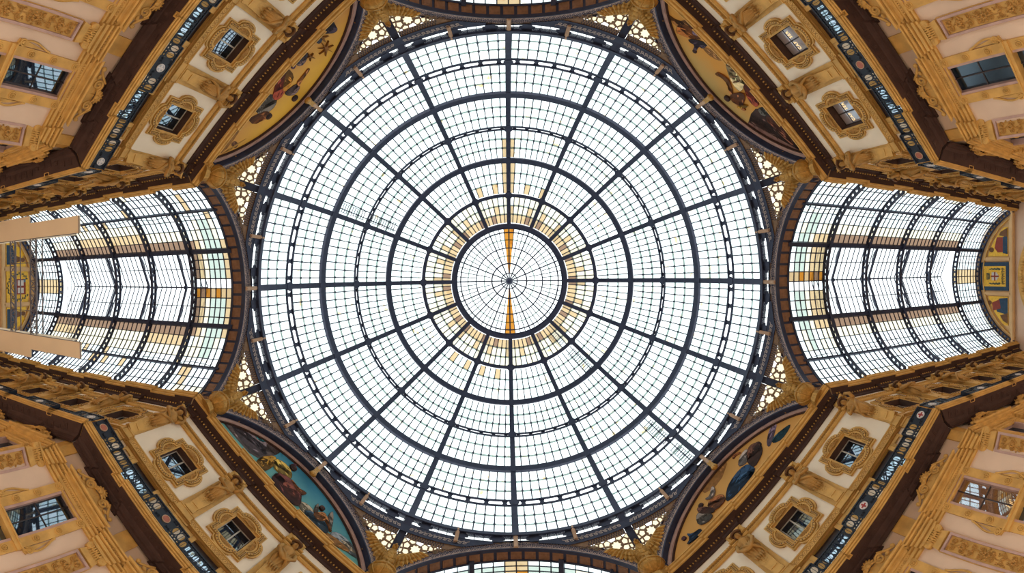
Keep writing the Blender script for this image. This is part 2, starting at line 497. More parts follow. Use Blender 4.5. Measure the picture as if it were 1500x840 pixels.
# maintenance ladders lying on the glass
def ladder(label, az, segs):
    t = thing('roof_ladder', label, 'ladder', ORIGIN, 0, 'ladders lying on the dome glass')
    for (pa, pb) in segs:
        q0, q1 = dphi(pa), dphi(pb); side = .85
        rl = MB()
        for sd in (side - .42, side + .42): rl.beam(DP(az, q0, .35, sd), DP(az, q1, .35, sd), .06, .08, DP(az, q0, 1))
        obj('side_rail', rl, STEEL, t)
        n = max(6, int(abs(pb - pa) / 3.4)); rg = MB()
        for i in range(n): q = lerp(q0, q1, (i + .5) / n); rg.beam(DP(az, q, .35, side - .42), DP(az, q, .35, side + .42), .085, .06, DP(az, q, 1))
        obj('rung', rg, IRON, t, kind='stuff')
ladder('short ladder on the dome glass beside the rib nearest the scaffold arm', radians(202.5), ((271, 231), (225, 184)))
ladder('ladder on the dome glass just outside the central oculus', radians(45) - .0, ((120, 96), (174, 134)))
ladder('ladder on the dome glass near the outer ring beside the bent figure mural', radians(45) - .0, ((323, 284), (366, 333)))
# ================================================================== barrel vaults of the four arms
VR, VZ = 8.3, 24.2
TX = [24.2 + 4.35 * k for k in range(6)]                     # arch trusses
ROWS = [0, 5.3, 10.6, 15.9, 21.2, 27.4, 33.7, 40, 46.3, 52.5, 58.8, 65]
def VP(x, th, off=0.0): return (x, (VR + off) * sin(th), VZ + (VR + off) * cos(th))
def VU(th): return (0, sin(th), cos(th))
def truss_mesh():
    mb = MB(); A = radians(66); N = 40
    for ro_, wd in ((-.46, .24), (.0, .24)):
        th = [-A + 2 * A * i / N for i in range(N + 1)]
        mb.strip([VP(0, t, ro_) for t in th], [VU(t) for t in th], wd, .10)
    n = 34
    for i in range(n + 1):
        t = -A + 2 * A * i / n
        mb.beam(VP(0, t, -.46), VP(0, t, 0), .20, .17, (1, 0, 0))
    return mb.mesh('arch_truss', IRON)
TRUSS = truss_mesh()
def vault(name, label, rz, sign, stain, ends, nparts, nbays=6):
    t = thing(name, label, 'glass roof', ORIGIN, rz, kind='structure')
    xs = [20.25] + TX[:nbays]
    for k in range(nbays): obj('arch_truss', TRUSS, parent=t, loc=(TX[k], 0, 0))
    xe = xs[-1] if nbays < 6 else 46.0
    for th, wd, hh in ((21.2, .34, .34), (46.3, .17, .22)):
        for sg in (-1, 1):
            a = radians(th) * sg; mb = MB()
            mb.beam(VP(xs[0], a, -.12), VP(xe, a, -.12), wd, hh, VU(a))
            if th > 40:                                           # slack tie under the purlin
                for k in range(len(xs) - 1):
                    pts = [VP(lerp(xs[k], xs[k + 1], q / 8), a, -.2 - .5 * 4 * (q / 8) * (1 - q / 8)) for q in range(9)]
                    mb.tube(pts, .03, 4)
            obj('purlin', mb, IRON, t)
    bars = MB(); small = {}; parts = []; sx_flip = 1 if stain > .5 else -1
    for k in range(len(xs) - 1):
        x0, x1 = xs[k], xs[k + 1]; mon = 1 <= k <= 4
        nc = 8
        for i in range(1, nc):
            x = lerp(x0, x1, i / nc)
            for sg in (-1, 1):
                r0 = 4 if mon else 0
                th = [radians(q) * sg for q in ROWS[r0:]]
                bars.strip([VP(x, q, .02) for q in th], [VU(q) for q in th], .062, .09)
        for sg in (-1, 1):
            for r, q in enumerate(ROWS):
                if mon and r < 4: continue
                a = radians(q) * sg
                if r or sg > 0: bars.beam(VP(x0, a, .03), VP(x1, a, .03), .055 if r > 4 or mon else .08, .06, VU(a))
            for r in range(4 if mon else 0, len(ROWS) - 1):
                for i in range(nc):
                    h = rnd.random(); g = G_CLEAR if h < .6 else G_PURE
                    hb = ((k * 37 + r * 11 + (5 if sg > 0 else 0)) % 10) / 10          # one value per bay and row: panes were replaced row by row
                    if r == 4 and mon: g = G_BROWN
                    elif r == 5 and mon: g = G_TAN if hb < stain - .3 else G_SAND
                    elif r == 6 and mon and hb < stain: g = G_SAND if stain > .5 else g
                    elif r in (7, 8) and stain > .5 and h < .10: g = G_TAN
                    elif k == 0 and r <= 4:
                        g = (G_TAN, G_TAN, G_MINT, G_MINT, G_MINT, G_SAND, G_TAN, G_BROWN)[i] if sx_flip > 0 else (G_CLEAR, G_CLEAR, G_MINT, G_MINT, G_SAND, G_TAN, G_TAN, G_TAN)[i]
                        if r == 0: g = G_ORANGE if (i + (sg > 0)) % 2 and i > 2 else (G_BROWN if i > 4 else G_TAN)
                    elif k == 0 and r in (5, 6): g = (G_CLEAR, G_CLEAR, G_SAND, G_MINT, G_MINT, G_SAND, G_SAND, G_SAND)[i] if h < .8 else G_CLEAR
                    elif k == 0 and r in (8, 9) and i == 5 and stain > .5: g = G_TAN
                    elif k == 5 and r == 0: g = G_TAN
                    elif r >= 10 and hb < .5: g = G_SAND if h < .3 else g
                    xa, xb = lerp(x0, x1, i / nc) + .03, lerp(x0, x1, (i + 1) / nc) - .03
                    ta, tb = radians(ROWS[r]) * sg, radians(ROWS[r + 1]) * sg
                    parts.append((r, k, xa, xb, ta, tb, g))
    n = 0; cache = {}
    for (r, k, xa, xb, ta, tb, g) in parts:
        tgt = None
        if n < nparts and k <= 2 and r <= 10:
            key = (round(xb - xa, 3), round(ta, 3), g.name)
            if key not in cache:
                mb = MB(); mb.hexa([VP(0, ta, .04), VP(xb - xa, ta, .04), VP(xb - xa, tb, .04), VP(0, tb, .04)], [VP(0, ta, .06), VP(xb - xa, ta, .06), VP(xb - xa, tb, .06), VP(0, tb, .06)])
                cache[key] = mb.mesh('glass_pane', g)
            obj('glass_pane', cache[key], parent=t, loc=(xa, 0, 0)); n += 1
        else:
            m_ = small.setdefault(g.name, (MB(), g))[0]
            m_.hexa([VP(xa, ta, .04), VP(xb, ta, .04), VP(xb, tb, .04), VP(xa, tb, .04)], [VP(xa, ta, .06), VP(xb, ta, .06), VP(xb, tb, .06), VP(xa, tb, .06)])
    obj('glazing_bar', bars, IRON, t, kind='stuff')
    ap = MB()
    for i, (m_, g) in enumerate(small.values()): ap.mi = i; ap.add(m_.v, m_.f)
    obj('glass_pane', ap, [g for _m, g in small.values()], t, kind='stuff')
    # raised ridge monitor over the middle bays
    ye = VP(0, radians(21.2))[1]; ze = VP(0, radians(21.2))[2]; z1, zr = ze + .95, ze + 2.3
    xm = TX[min(4, nbays - 1)]; x0 = TX[0]
    if xm > x0:
        rid = MB(); rid.beam((x0, 0, zr), (xm, 0, zr), .12, .14)
        for sg in (-1, 1):
            rid.beam((x0, sg * ye, z1), (xm, sg * ye, z1), .16, .2); rid.beam((x0, sg * ye * .52, lerp(zr, z1, .52)), (xm, sg * ye * .52, lerp(zr, z1, .52)), .07, .08)
            nn = int((xm - x0) / .545)
            for i in range(nn + 1):
                x = lerp(x0, xm, i / nn)
                rid.beam((x, 0, zr), (x, sg * ye, z1), .055, .08); rid.beam((x, sg * ye, z1), (x, sg * ye, ze), .05, .05)
        obj('monitor_frame', rid, IRON, t)
        gm = MB()
        for k in range(min(4, nbays - 1)):
            for sg in (-1, 1):
                xa, xb = TX[k] + .04, TX[k + 1] - .04
                gm.hexa([(xa, 0, zr + .04), (xb, 0, zr + .04), (xb, sg * ye, z1 + .04), (xa, sg * ye, z1 + .04)], [(xa, 0, zr + .06), (xb, 0, zr + .06), (xb, sg * ye, z1 + .06), (xa, sg * ye, z1 + .06)])
                gm.hexa([(xa, sg * ye, ze + .1), (xb, sg * ye, ze + .1), (xb, sg * ye, z1 - .1), (xa, sg * ye, z1 - .1)], [(xa, sg * (ye + .02), ze + .1), (xb, sg * (ye + .02), ze + .1), (xb, sg * (ye + .02), z1 - .1), (xa, sg * (ye + .02), z1 - .1)])
        obj('monitor_glass', gm, G_PURE, t, kind='stuff')
        en = MB()
        for x in (x0, xm): en.poly([(-ye, ze), (ye, ze), (ye, z1), (0, zr), (-ye, z1)], 5, x, x + .03, lambda u, v, d: (d, u, v))
        obj('monitor_gable', en, G_PURE, t)
        for k in range(min(4, nbays - 1)):
            x = (TX[k] + TX[k + 1]) / 2; mb = MB()
            for sg in (-1, 1):
                mb.beam((x, 0, zr - .1), (x, sg * ye, z1 - .1), .17, .14)
                pts = [(x, sg * (ye - 1.5 * (1 - cos(q * pi / 2 / 8))), ze + .1 + 1.55 * sin(q * pi / 2 / 8)) for q in range(9)]
                mb.tube(pts, .06, 5); mb.tube([(x, sg * (ye - .3 + .18 * cos(q * pi / 4)), ze + 1.05 + .18 * sin(q * pi / 4)) for q in range(8)], .035, 4, closed=True)
                mb.tube([(x, sg * (ye - .62 + .12 * cos(q * pi / 4)), ze + 1.3 + .12 * sin(q * pi / 4)) for q in range(8)], .03, 4, closed=True)
            mb.ell((x, 0, zr - .25), (.2, .2, .22), 8, 6)
            obj('monitor_rafter', mb, IRON, t)
    return t
vault('ceiling.001', 'glass barrel vault whose far bays end behind scaffold towers and sheeting', pi, -1, .8, 1, 300)
vault('ceiling.002', 'glass barrel vault ending at the framed crest panel and open view', 0.0, 1, .25, 1, 300)
vault('ceiling.003', 'sliver of glass vault beyond the arch at the top edge', -pi / 2, 1, .2, 0, 0, 3)
vault('ceiling.004', 'sliver of glass vault beyond the arch at the bottom edge', pi / 2, 1, .2, 0, 0, 3)

# ================================================================== the eight iron arches
AZ0, RI, RO = 23.9, 8.40, 9.48
def amax(r): return math.acos(min(1, 8.05 / r))
def AP(th, r, y): return (r * sin(th), y, AZ0 + r * cos(th))
def lim(r): return min(math.asin(min(1, 8.06 / r)), math.acos(3.42 / r))
def arch_band(mb, r0, r1, y0, y1, n=40):
    vs = []
    for i in range(n + 1):
        t = -1 + 2 * i / n
        for r, y in ((r0, y0), (r1, y0), (r1, y1), (r0, y1)): vs.append(AP(t * lim(r), r, y))
    fs = [(0, 1, 2, 3), (n * 4 + 3, n * 4 + 2, n * 4 + 1, n * 4)]
    for i in range(n):
        for k in range(4): fs.append((i * 4 + (k + 1) % 4, i * 4 + k, i * 4 + 4 + k, i * 4 + 4 + (k + 1) % 4))
    mb.add(vs, fs)
pl = MB(); arch_band(pl, RI, RO, -.02, .22)
ARCH_PLATE = pl.mesh('fascia_plate', FASC)
pl = MB()
for r in (RI, RO): arch_band(pl, r - .05, r + .05, -.10, .2)
ARCH_LIP = pl.mesh('fascia_lip', IRON)
fil = MB()
TH = 0.98; rm_ = (RI + RO) / 2
def flat(mb, pts, wd, y0=-.02, y1=-.055):
    """a flat ribbon of tan iron on the fascia: pts in (arc metres, radius)"""
    n = len(pts)
    for i in range(n - 1):
        (a, b), (c, d) = pts[i], pts[i + 1]; l = hypot(c - a, d - b) or 1; nx, ny = -(d - b) / l * wd / 2, (c - a) / l * wd / 2
        q = [(a + nx, b + ny), (c + nx, d + ny), (c - nx, d - ny), (a - nx, b - ny)]
        mb.add([AP(u / rm_, r, y1) for u, r in q], [(0, 1, 2, 3)])
L = rm_ * .985
for r, wd in ((RI + .10, .05), (RO - .10, .05)):
    flat(fil, [(-L + 2 * L * i / 60, r) for i in range(61)], wd)
nro = 25
for i in range(nro):
    u = -L + 2 * L * (i + .5) / nro
    flat(fil, [(u + .31 * cos(q * pi / 8), rm_ + .33 * sin(q * pi / 8)) for q in range(17)], .028)
    flat(fil, [(u + .08 * cos(q * pi / 4), rm_ + .08 * sin(q * pi / 4)) for q in range(9)], .05)
    for q in range(8): flat(fil, [(u + .13 * cos(q * pi / 4), rm_ + .13 * sin(q * pi / 4)), (u + .28 * cos(q * pi / 4), rm_ + .26 * sin(q * pi / 4))], .095)
    u2 = u + L / nro
    for sg in (-1, 1):
        flat(fil, [(a, rm_ + sg * (.27 + b)) for a, b in spiral(u2, 0, .02, .12, 1.2, 0, 9, sg)], .04)
        flat(fil, [(u2 + sg * .09, rm_ - .1), (u2 + sg * .05, rm_), (u2 + sg * .09, rm_ + .1)], .05)
    flat(fil, [(u2 - .07, rm_), (u2 + .07, rm_)], .07)
ARCH_FIL = fil.mesh('filigree', IRON)
cof = MB(); cof.mi = 0
W2 = .40
def CP(a, r, y): return (r * sin(a), y, r * cos(a))
da = .36 / RI
cof.hexa([CP(-da, RI, .24), CP(da, RI, .24), CP(da, RI, .95), CP(-da, RI, .95)], [CP(-da, RI + .1, .24), CP(da, RI + .1, .24), CP(da, RI + .1, .95), CP(-da, RI + .1, .95)])
cof.hexa([CP(-da * .6, RI - .03, .36), CP(da * .6, RI - .03, .36), CP(da * .6, RI - .03, .82), CP(-da * .6, RI - .03, .82)], [CP(-da * .8, RI, .30), CP(da * .8, RI, .30), CP(da * .8, RI, .88), CP(-da * .8, RI, .88)])
COFFER = cof.mesh('coffer', SOFFIT)
sof = MB(); arch_band(sof, RI + .05, RO, .2, 1.0); arch_band(sof, RI - .06, RI + .1, .95, 1.05)
ARCH_SOFF = sof.mesh('soffit_ring', IRON)
sof = MB(); arch_band(sof, RI, RO, .2, .55)
DIAG_SOFF = sof.mesh('soffit_ring', IRON)
pk = MB(); arch_band(pk, RI - .34, RI + .06, .40, .6); arch_band(pk, RI - .30, RI - .14, .34, .42)
DIAG_PINK = pk.mesh('archivolt', PINK)
bd = MB(); arch_band(bd, RI - .42, RI - .33, .42, .6)
DIAG_BEAD = bd.mesh('archivolt_bead', BROWN)
def bracket_mesh(long):
    mb = MB(); mb.beam((0, -.42, 33.80), (0, -.20, 32.25), .30, .10, (0, -1, 0)); mb.beam((0, -.46, 33.80), (0, -.26, 32.25), .15, .14, (0, -1, 0))
    if long:
        mb.mi = 1; mb.beam((0, -.24, 32.35), (0, -.22, 31.45), .36, .18, (0, -1, 0)); mb.ell((0, -.26, 31.3), (.30, .2, .26), 10, 6)
        for q in (-.17, 0, .17): mb.ell((q, -.34, 31.25), (.10, .12, .2), 6, 5)
    return mb.mesh('bracket', [TAN, GILT])
BR_AX, BR_AX2 = bracket_mesh(False), bracket_mesh(True)
sb = MB(); sb.beam((0, -.02, 33.80), (0, .42, 32.55), .27, .10, (0, -1, 0)); sb.beam((0, -.07, 33.80), (0, .37, 32.55), .13, .14, (0, -1, 0))
BR_SIDE = sb.mesh('bracket', TAN)
names = {0: 'arch over the mouth of the glass vault with the crest panel', 45: 'arch framing the blue-robe mural', 90: 'arch cut by the bottom edge of the picture',
         135: 'arch framing the blue-sky mural', 180: 'arch over the mouth of the scaffolded glass vault', 225: 'arch framing the palm-tree mural',
         270: 'arch cut by the top edge of the picture', 315: 'arch framing the striped-robe mural'}
for az in range(0, 360, 45):
    a = radians(az); diag = az % 90 == 45
    t = thing('iron_arch', 'filigree iron ' + names[az], 'iron arch', (D_ARCH * cos(a), D_ARCH * sin(a), ZC), a - pi / 2, 'filigree arches around the dome')
    obj('fascia_plate', ARCH_PLATE, parent=t); obj('fascia_lip', ARCH_LIP, parent=t); obj('filigree', ARCH_FIL, parent=t, kind='stuff')
    obj('soffit_ring', DIAG_SOFF if diag else ARCH_SOFF, parent=t)
    if diag: obj('archivolt', DIAG_PINK, parent=t); obj('archivolt_bead', DIAG_BEAD, parent=t)
    else:
        n = 21
        for i in range(n):
            th = (-1 + 2 * (i + .5) / n) * lim(RI)
            o = obj('coffer', COFFER, parent=t, loc=(0, 0, AZ0)); o.rotation_euler = (0, th, 0)
    obj('bracket', BR_AX2 if diag else BR_AX, parent=t)
    for sg in (-1, 1):
        o = obj('bracket', BR_SIDE, parent=t, loc=(sg * 3.95, -.92, 0)); o.rotation_euler = (0, 0, -sg * radians(11.8))

# ================================================================== ring frieze and pendentives
def PP(az, sl, off=0.0):
    """the pendentive surface: azimuth from the corner axis, slope radius/height; off moves towards the room"""
    R = 19.3 + (sl - .576) / .134 * 1.7; Z = R / sl
    return ((R - off * .8) * cos(az), (R - off * .8) * sin(az), Z - off * .6)
def ext_slope(az):
    b = radians(22.5) - abs(az); x = 19.5 * tan(b)
    return 19.5 / cos(b) / (AZ0 + sqrt(max(.1, RO * RO - x * x)))
fr_ = thing('cornice', 'navy ring frieze with pale running scrolls below the rim of the dome', 'frieze', ORIGIN, kind='structure')
og = MB()
for i in range(192):
    a0, a1 = 2 * pi * i / 192, 2 * pi * (i + 1) / 192
    og.hexa([PP(a0, .5675), PP(a1, .5675), PP(a1, .5875), PP(a0, .5875)], [PP(a0, .5675, -.02), PP(a1, .5675, -.02), PP(a1, .5875, -.02), PP(a0, .5875, -.02)])
obj('slot_glass', og, G_PURE, fr_, kind='stuff')
BLK = MB()
w_ = radians(.95)
BLK.hexa([PP(-w_, .5685, .02), PP(w_, .5685, .02), PP(w_, .5865, .02), PP(-w_, .5865, .02)], [PP(-w_, .5685, .12), PP(w_, .5685, .12), PP(w_, .5865, .12), PP(-w_, .5865, .12)])
for sg in (-1, 1):
    BLK.hexa([PP(sg * w_, .5735, .02), PP(sg * w_ * 1.7, .5745, .02), PP(sg * w_ * 1.7, .581, .02), PP(sg * w_, .582, .02)], [PP(sg * w_, .5735, .1), PP(sg * w_ * 1.7, .5745, .1), PP(sg * w_ * 1.7, .581, .1), PP(sg * w_, .582, .1)])
BLKM = BLK.mesh('slot_block', IRON)
for i in range(48): obj('slot_block', BLKM, parent=fr_, rz=2 * pi * (i + .5) / 48)
sbars = MB()
for i in range(192):
    a = 2 * pi * (i + .5) / 192; sbars.beam(PP(a, .5685, .04), PP(a, .5865, .04), .05, .05, (cos(a), sin(a), 1))
obj('slot_bar', sbars, IRON, fr_, kind='stuff')
nav = MB(); spm = MB()
def patch(mb, a0, a1, s0, s1, o0, o1):
    mb.hexa([PP(a0, s0, o0), PP(a1, s0, o0), PP(a1, s1, o0), PP(a0, s1, o0)], [PP(a0, s0, o1), PP(a1, s0, o1), PP(a1, s1, o1), PP(a0, s1, o1)])
for c in range(8):
    nav.X = spm.X = Matrix.Rotation(radians(22.5 + 45 * c), 4, 'Z')
    n = 56
    for i in range(n):
        a0 = radians(-18 + 36 * i / n); a1 = radians(-18 + 36 * (i + 1) / n)
        e = min(ext_slope(a0), ext_slope(a1)) + .004
        if e > .588: patch(nav, a0, a1, .5845, min(.6075, e), .0, .08)
        if e > .610: patch(nav, a0, a1, .6065, .6095, .05, .14)
    for i in range(-14, 15):
        if i == 0: continue
        a = radians((abs(i) + .35) * 1.0 * (1 if i > 0 else -1))
        if ext_slope(a) < .604: continue
        sg = 1 if i > 0 else -1
        pts = [(a + sg * x / 19.8, .5972 + y * .026) for x, y in spiral(0, 0, .02, .16, 1.3, .6, 14, 1)] + [(a + sg * .33 / 19.8, .5925)]
        for (u, v), (u2, v2) in zip(pts, pts[1:]):
            d_ = Vector(PP(u2, v2, .1)) - Vector(PP(u, v, .1)); nn = d_.cross(Vector((cos(a), 0, .6))).normalized() * .019
            p, q = Vector(PP(u, v, .105)), Vector(PP(u2, v2, .105)); spm.add([tuple(p - nn), tuple(p + nn), tuple(q + nn), tuple(q - nn)], [(0, 1, 2, 3)])
obj('frieze_plate', nav, IRON, fr_); obj('running_scroll', spm, mat('pale scroll paint', (.46, .40, .38), .6), fr_, kind='stuff')
PATINA = mat('tan lattice iron', (.22, .135, .08), .6, .3, 5)

# the star lattice of one pendentive half, cells laid out as a Voronoi mesh around an eight-pointed star
def clip(poly, nx, ny, c):
    out = []
    for i in range(len(poly)):
        p, q = poly[i], poly[(i + 1) % len(poly)]
        dp, dq = nx * p[0] + ny * p[1] - c, nx * q[0] + ny * q[1] - c
        if dp <= 0: out.append(p)
        if dp * dq < 0:
            t = dp / (dp - dq); out.append((p[0] + (q[0] - p[0]) * t, p[1] + (q[1] - p[1]) * t))
    return out
VS = 26.0                                                     # metres per unit of slope down the pendentive
def lat_pt(u, v, d): return PP(u / 20.0, .6235 + v / VS, d)
cx_, cy_ = 1.28, .62
seeds = [(cx_, cy_, 0)]
seeds += [(cx_ + .70 * cos(2 * pi * k / 8 + .2), cy_ + .70 * sin(2 * pi * k / 8 + .2), 1) for k in range(8)]
seeds += [(cx_ + 1.06 * cos(2 * pi * (k + .5) / 16 + .2), cy_ + 1.06 * sin(2 * pi * (k + .5) / 16 + .2), 2) for k in range(16)]
r2 = random.Random(3)
for i in range(20):
    for j in range(14):
        x, y = .1 + .23 * i + (.115 if j % 2 else 0), -.05 + .2 * j
        if hypot(x - cx_, y - cy_) > 1.24: seeds.append((x + r2.uniform(-.03, .03), y + r2.uniform(-.03, .03), 3))
lat, lgl = MB(), MB()
for (x, y, kd) in seeds:
    if not (.2 < x < 3.9 and -.05 < y < 2.5): continue
    if .6235 + y / VS > ext_slope(x / 20.0) + .006: continue
    poly = [(x - 1, y - 1), (x + 1, y - 1), (x + 1, y + 1), (x - 1, y + 1)]
    for (x2, y2, k2) in seeds:
        if (x2, y2) == (x, y) or hypot(x2 - x, y2 - y) > 1.9: continue
        wgt = 0.0
        if kd == 0 and k2 == 1: wgt = .05
        if kd == 1 and k2 == 0: wgt = -.05
        nx, ny = x2 - x, y2 - y; l = hypot(nx, ny); nx /= l; ny /= l
        poly = clip(poly, nx, ny, nx * (x + x2) / 2 + ny * (y + y2) / 2 + wgt)
        if len(poly) < 3: break
    poly = clip(clip(poly, 0, -1, 0.0), -1, 0, -.27) if len(poly) > 2 else poly
    if len(poly) < 3: continue
    gx = sum(p[0] for p in poly) / len(poly); gy = sum(p[1] for p in poly) / len(poly)
    wd = .070 if kd < 2 else .052
    if kd == 0:                                                # eight-pointed star opening
        K = 16; outer = []; inner = []
        for k in range(K):
            t = 2 * pi * k / K + .2
            rr = 9
            for i in range(len(poly)):
                (ax, ay), (bx, by) = poly[i], poly[(i + 1) % len(poly)]
                den = cos(t) * (by - ay) - sin(t) * (bx - ax)
                if abs(den) > 1e-9:
                    s_ = ((ax - gx) * (by - ay) - (ay - gy) * (bx - ax)) / den
                    if s_ > 0: rr = min(rr, s_) if -1e-6 <= ((gx + s_ * cos(t) - ax) * (bx - ax) + (gy + s_ * sin(t) - ay) * (by - ay)) / ((bx - ax) ** 2 + (by - ay) ** 2) <= 1 + 1e-6 else rr
            outer.append((gx + rr * cos(t), gy + rr * sin(t))); inn = .36 if k % 2 == 0 else .25
            inner.append((gx + inn * cos(t), gy + inn * sin(t)))
        lat.ring(outer, inner, 0, .07, lat_pt); lgl.poly(inner, K, .02, .03, lat_pt); continue
    inner = []; n_ = len(poly)
    for k in range(n_):
        dx, dy = poly[k][0] - gx, poly[k][1] - gy; l = hypot(dx, dy); f = max(.25, 1 - wd * 1.25 / l)
        inner.append((gx + dx * f, gy + dy * f))
    lat.ring(poly, inner, 0, .07, lat_pt); lgl.poly(inner, n_, .02, .03, lat_pt)
def mirror(mb):
    m = MB(); m.v = [(x, -y, z) for x, y, z in mb.v]; m.f = [tuple(reversed(f)) for f in mb.f]; m.m = list(mb.m); return m
LAT = [lat.mesh('star_lattice', PATINA), mirror(lat).mesh('star_lattice', PATINA)]
LGL = [lgl.mesh('lattice_glass', G_LATT), mirror(lgl).mesh('lattice_glass', G_LATT)]
bord = MB()
for i in range(60):                                            # pierced border strip above the lattice
    a0 = radians(-13 + 26 * i / 60); a1 = radians(-13 + 26 * (i + 1) / 60)
    e = min(ext_slope(a0), ext_slope(a1)) + .004
    if e > .612 and abs(a0 + a1) / 2 > .012 and a0 > 0: patch(bord, a0, a1, .609, min(.624, e), .0, .05)
BORD = [bord.mesh('border_strip', PATINA), mirror(bord).mesh('border_strip', PATINA)]
sw = MB()
for i in range(-24, 25):
    a = radians(i * .52)
    if abs(i) < 2 or ext_slope(a) < .625: continue
    for (du, s0, s1) in ((0, .6105, .6165), (.004, .617, .6225)): patch(sw, a + du - .0032, a + du + .0012, s0, s1, .05, .065)
SWM = sw.mesh('border_scroll', mat('dark filigree gaps', (.05, .04, .05), .7))

# ================================================================== gilt eagles on globes at the eight corners
def feather(mb, p, d, n, ln, wd, th=.03):
    """a feather: root p, direction d, face normal n"""
    p, d, n = Vector(p), Vector(d).normalized(), Vector(n).normalized(); r = d.cross(n).normalized()
    prof = [(0, .35), (.25, .8), (.6, 1.0), (.85, .8), (1.0, .15)]
    vs = []
    for t, wv in prof:
        c = p + d * ln * t - n * (.10 * ln * t * t)
        vs += [tuple(c - r * wd / 2 * wv), tuple(c + n * th), tuple(c + r * wd / 2 * wv), tuple(c - n * th * .4)]
    fs = []
    for i in range(4):
        for k in range(4): fs.append((i * 4 + k, i * 4 + (k + 1) % 4, i * 4 + 4 + (k + 1) % 4, i * 4 + 4 + k))
    fs += [(3, 2, 1, 0), (16, 17, 18, 19)]
    mb.add(vs, fs)
def wing(sg):
    mb = MB(); N = Vector((-.8, .0, -.55)).normalized()
    sh, wr, tip = Vector((20.45, .30 * sg, 30.35)), Vector((20.25, 1.05 * sg, 31.0)), Vector((20.05, 1.55 * sg, 31.45))
    mb.tube([sh, (sh + wr) / 2 + Vector((0, 0, .12)), wr, tip], [.20, .19, .15, .07], 7)
    n = 10
    for row, (L0, L1, wd, dz) in enumerate(((1.32, 1.05, .34, .0), (.80, .66, .30, .07), (.44, .38, .26, .14))):
        for i in range(n):
            t = i / (n - 1)
            p = sh.lerp(wr, t / .6) if t < .6 else wr.lerp(tip, (t - .6) / .4)
            ang = lerp(-1.75, -.02, t ** 1.25)                      # from hanging down to spread outwards
            d = Vector((.25 - .25 * t, sg * cos(ang), sin(ang)))
            feather(mb, p - N * -dz - N * .0 + N * (.03 * row), d, N, lerp(L0, L1, abs(t - .4) * 1.2) * (1 + .10 * (i % 2)), wd, .075)
    return mb.mesh('wing', GILT)
WING = [wing(1), wing(-1)]
eb = MB()
eb.tube([(20.72, 0, 29.0), (20.60, 0, 29.5), (20.45, 0, 30.0), (20.3, 0, 30.5), (20.12, 0, 30.85)], [.22, .42, .50, .40, .22], 10)
for i in range(26):
    a = rnd.uniform(-1.2, 1.2); z = rnd.uniform(29.4, 30.7)
    feather(eb, (20.45 - .42 * cos(a) - (z - 30) * .25, .44 * sin(a), z), (-.05, 0, -1), (-cos(a), sin(a), -.2), .34, .2)
EB = eb.mesh('eagle_body', GILT)
eh = MB(); eh.ell((19.98, 0, 30.98), (.25, .2, .2), 10, 8); eh.tube([(19.8, 0, 30.98), (19.62, 0, 30.93), (19.52, 0, 30.78)], [.10, .08, .02], 6)
for sg in (-1, 1): eh.ell((19.86, sg * .15, 31.03), (.05, .04, .04), 6, 4); eh.ell((19.9, sg * .14, 31.1), (.12, .05, .04), 6, 4)
EH = eh.mesh('eagle_head', GILT)
et = MB()
for i in range(9): a = lerp(-.6, .6, i / 8); feather(et, (20.65, .2 * sin(a), 29.3), (.0, sin(a), -cos(a)), (-.85, 0, -.5), 1.0, .24)
for sg in (-1, 1):
    et.tube([(20.55, sg * .25, 29.5), (20.45, sg * .32, 29.1), (20.35, sg * .34, 28.9)], [.2, .14, .1], 7)
    for q in (-.12, 0, .12): et.tube([(20.36, sg * .34, 28.9), (20.2, sg * .34 + q, 28.85), (20.12, sg * .34 + q * 1.5, 28.72)], [.06, .05, .02], 5)
ET = et.mesh('eagle_tail_and_claws', GILT)
gb = MB(); gc = Vector((20.75, 0, 28.05))
gb.ell(gc, (.82, .82, .82), 20, 14)
for R_ in (Matrix.Identity(3), Matrix.Rotation(pi / 2, 3, 'X'), Matrix.Rotation(pi / 2, 3, 'X') @ Matrix.Rotation(pi / 3, 3, 'Y'), Matrix.Rotation(pi / 2, 3, 'X') @ Matrix.Rotation(-pi / 3, 3, 'Y')):
    gb.tube([tuple(gc + R_ @ Vector((.83 * cos(2 * pi * k / 24), .83 * sin(2 * pi * k / 24), 0))) for k in range(24)], .055, 5, closed=True)
gb.tube([(20.9, 0, 27.3), (21.1, 0, 27.0)], [.5, .65], 12)
GLB = gb.mesh('globe', GILT)
bk = MB(); bk.poly([(-.9, 27.7), (.9, 27.7), (.75, 29.2), (0, 29.9), (-.75, 29.2)], 5, 21.0, 21.5, lambda u, v, d: (d, u, v))
BKM = bk.mesh('corner_plate', IRON)
corner = {22.5: 'between the crest-panel vault and the blue-robe mural', 67.5: 'between the blue-robe mural and the bottom arch', 112.5: 'between the bottom arch and the blue-sky mural',
          157.5: 'between the blue-sky mural and the scaffolded vault', 202.5: 'between the scaffolded vault and the palm-tree mural', 247.5: 'between the palm-tree mural and the top arch',
          292.5: 'between the top arch and the striped-robe mural', 337.5: 'between the striped-robe mural and the crest-panel vault'}
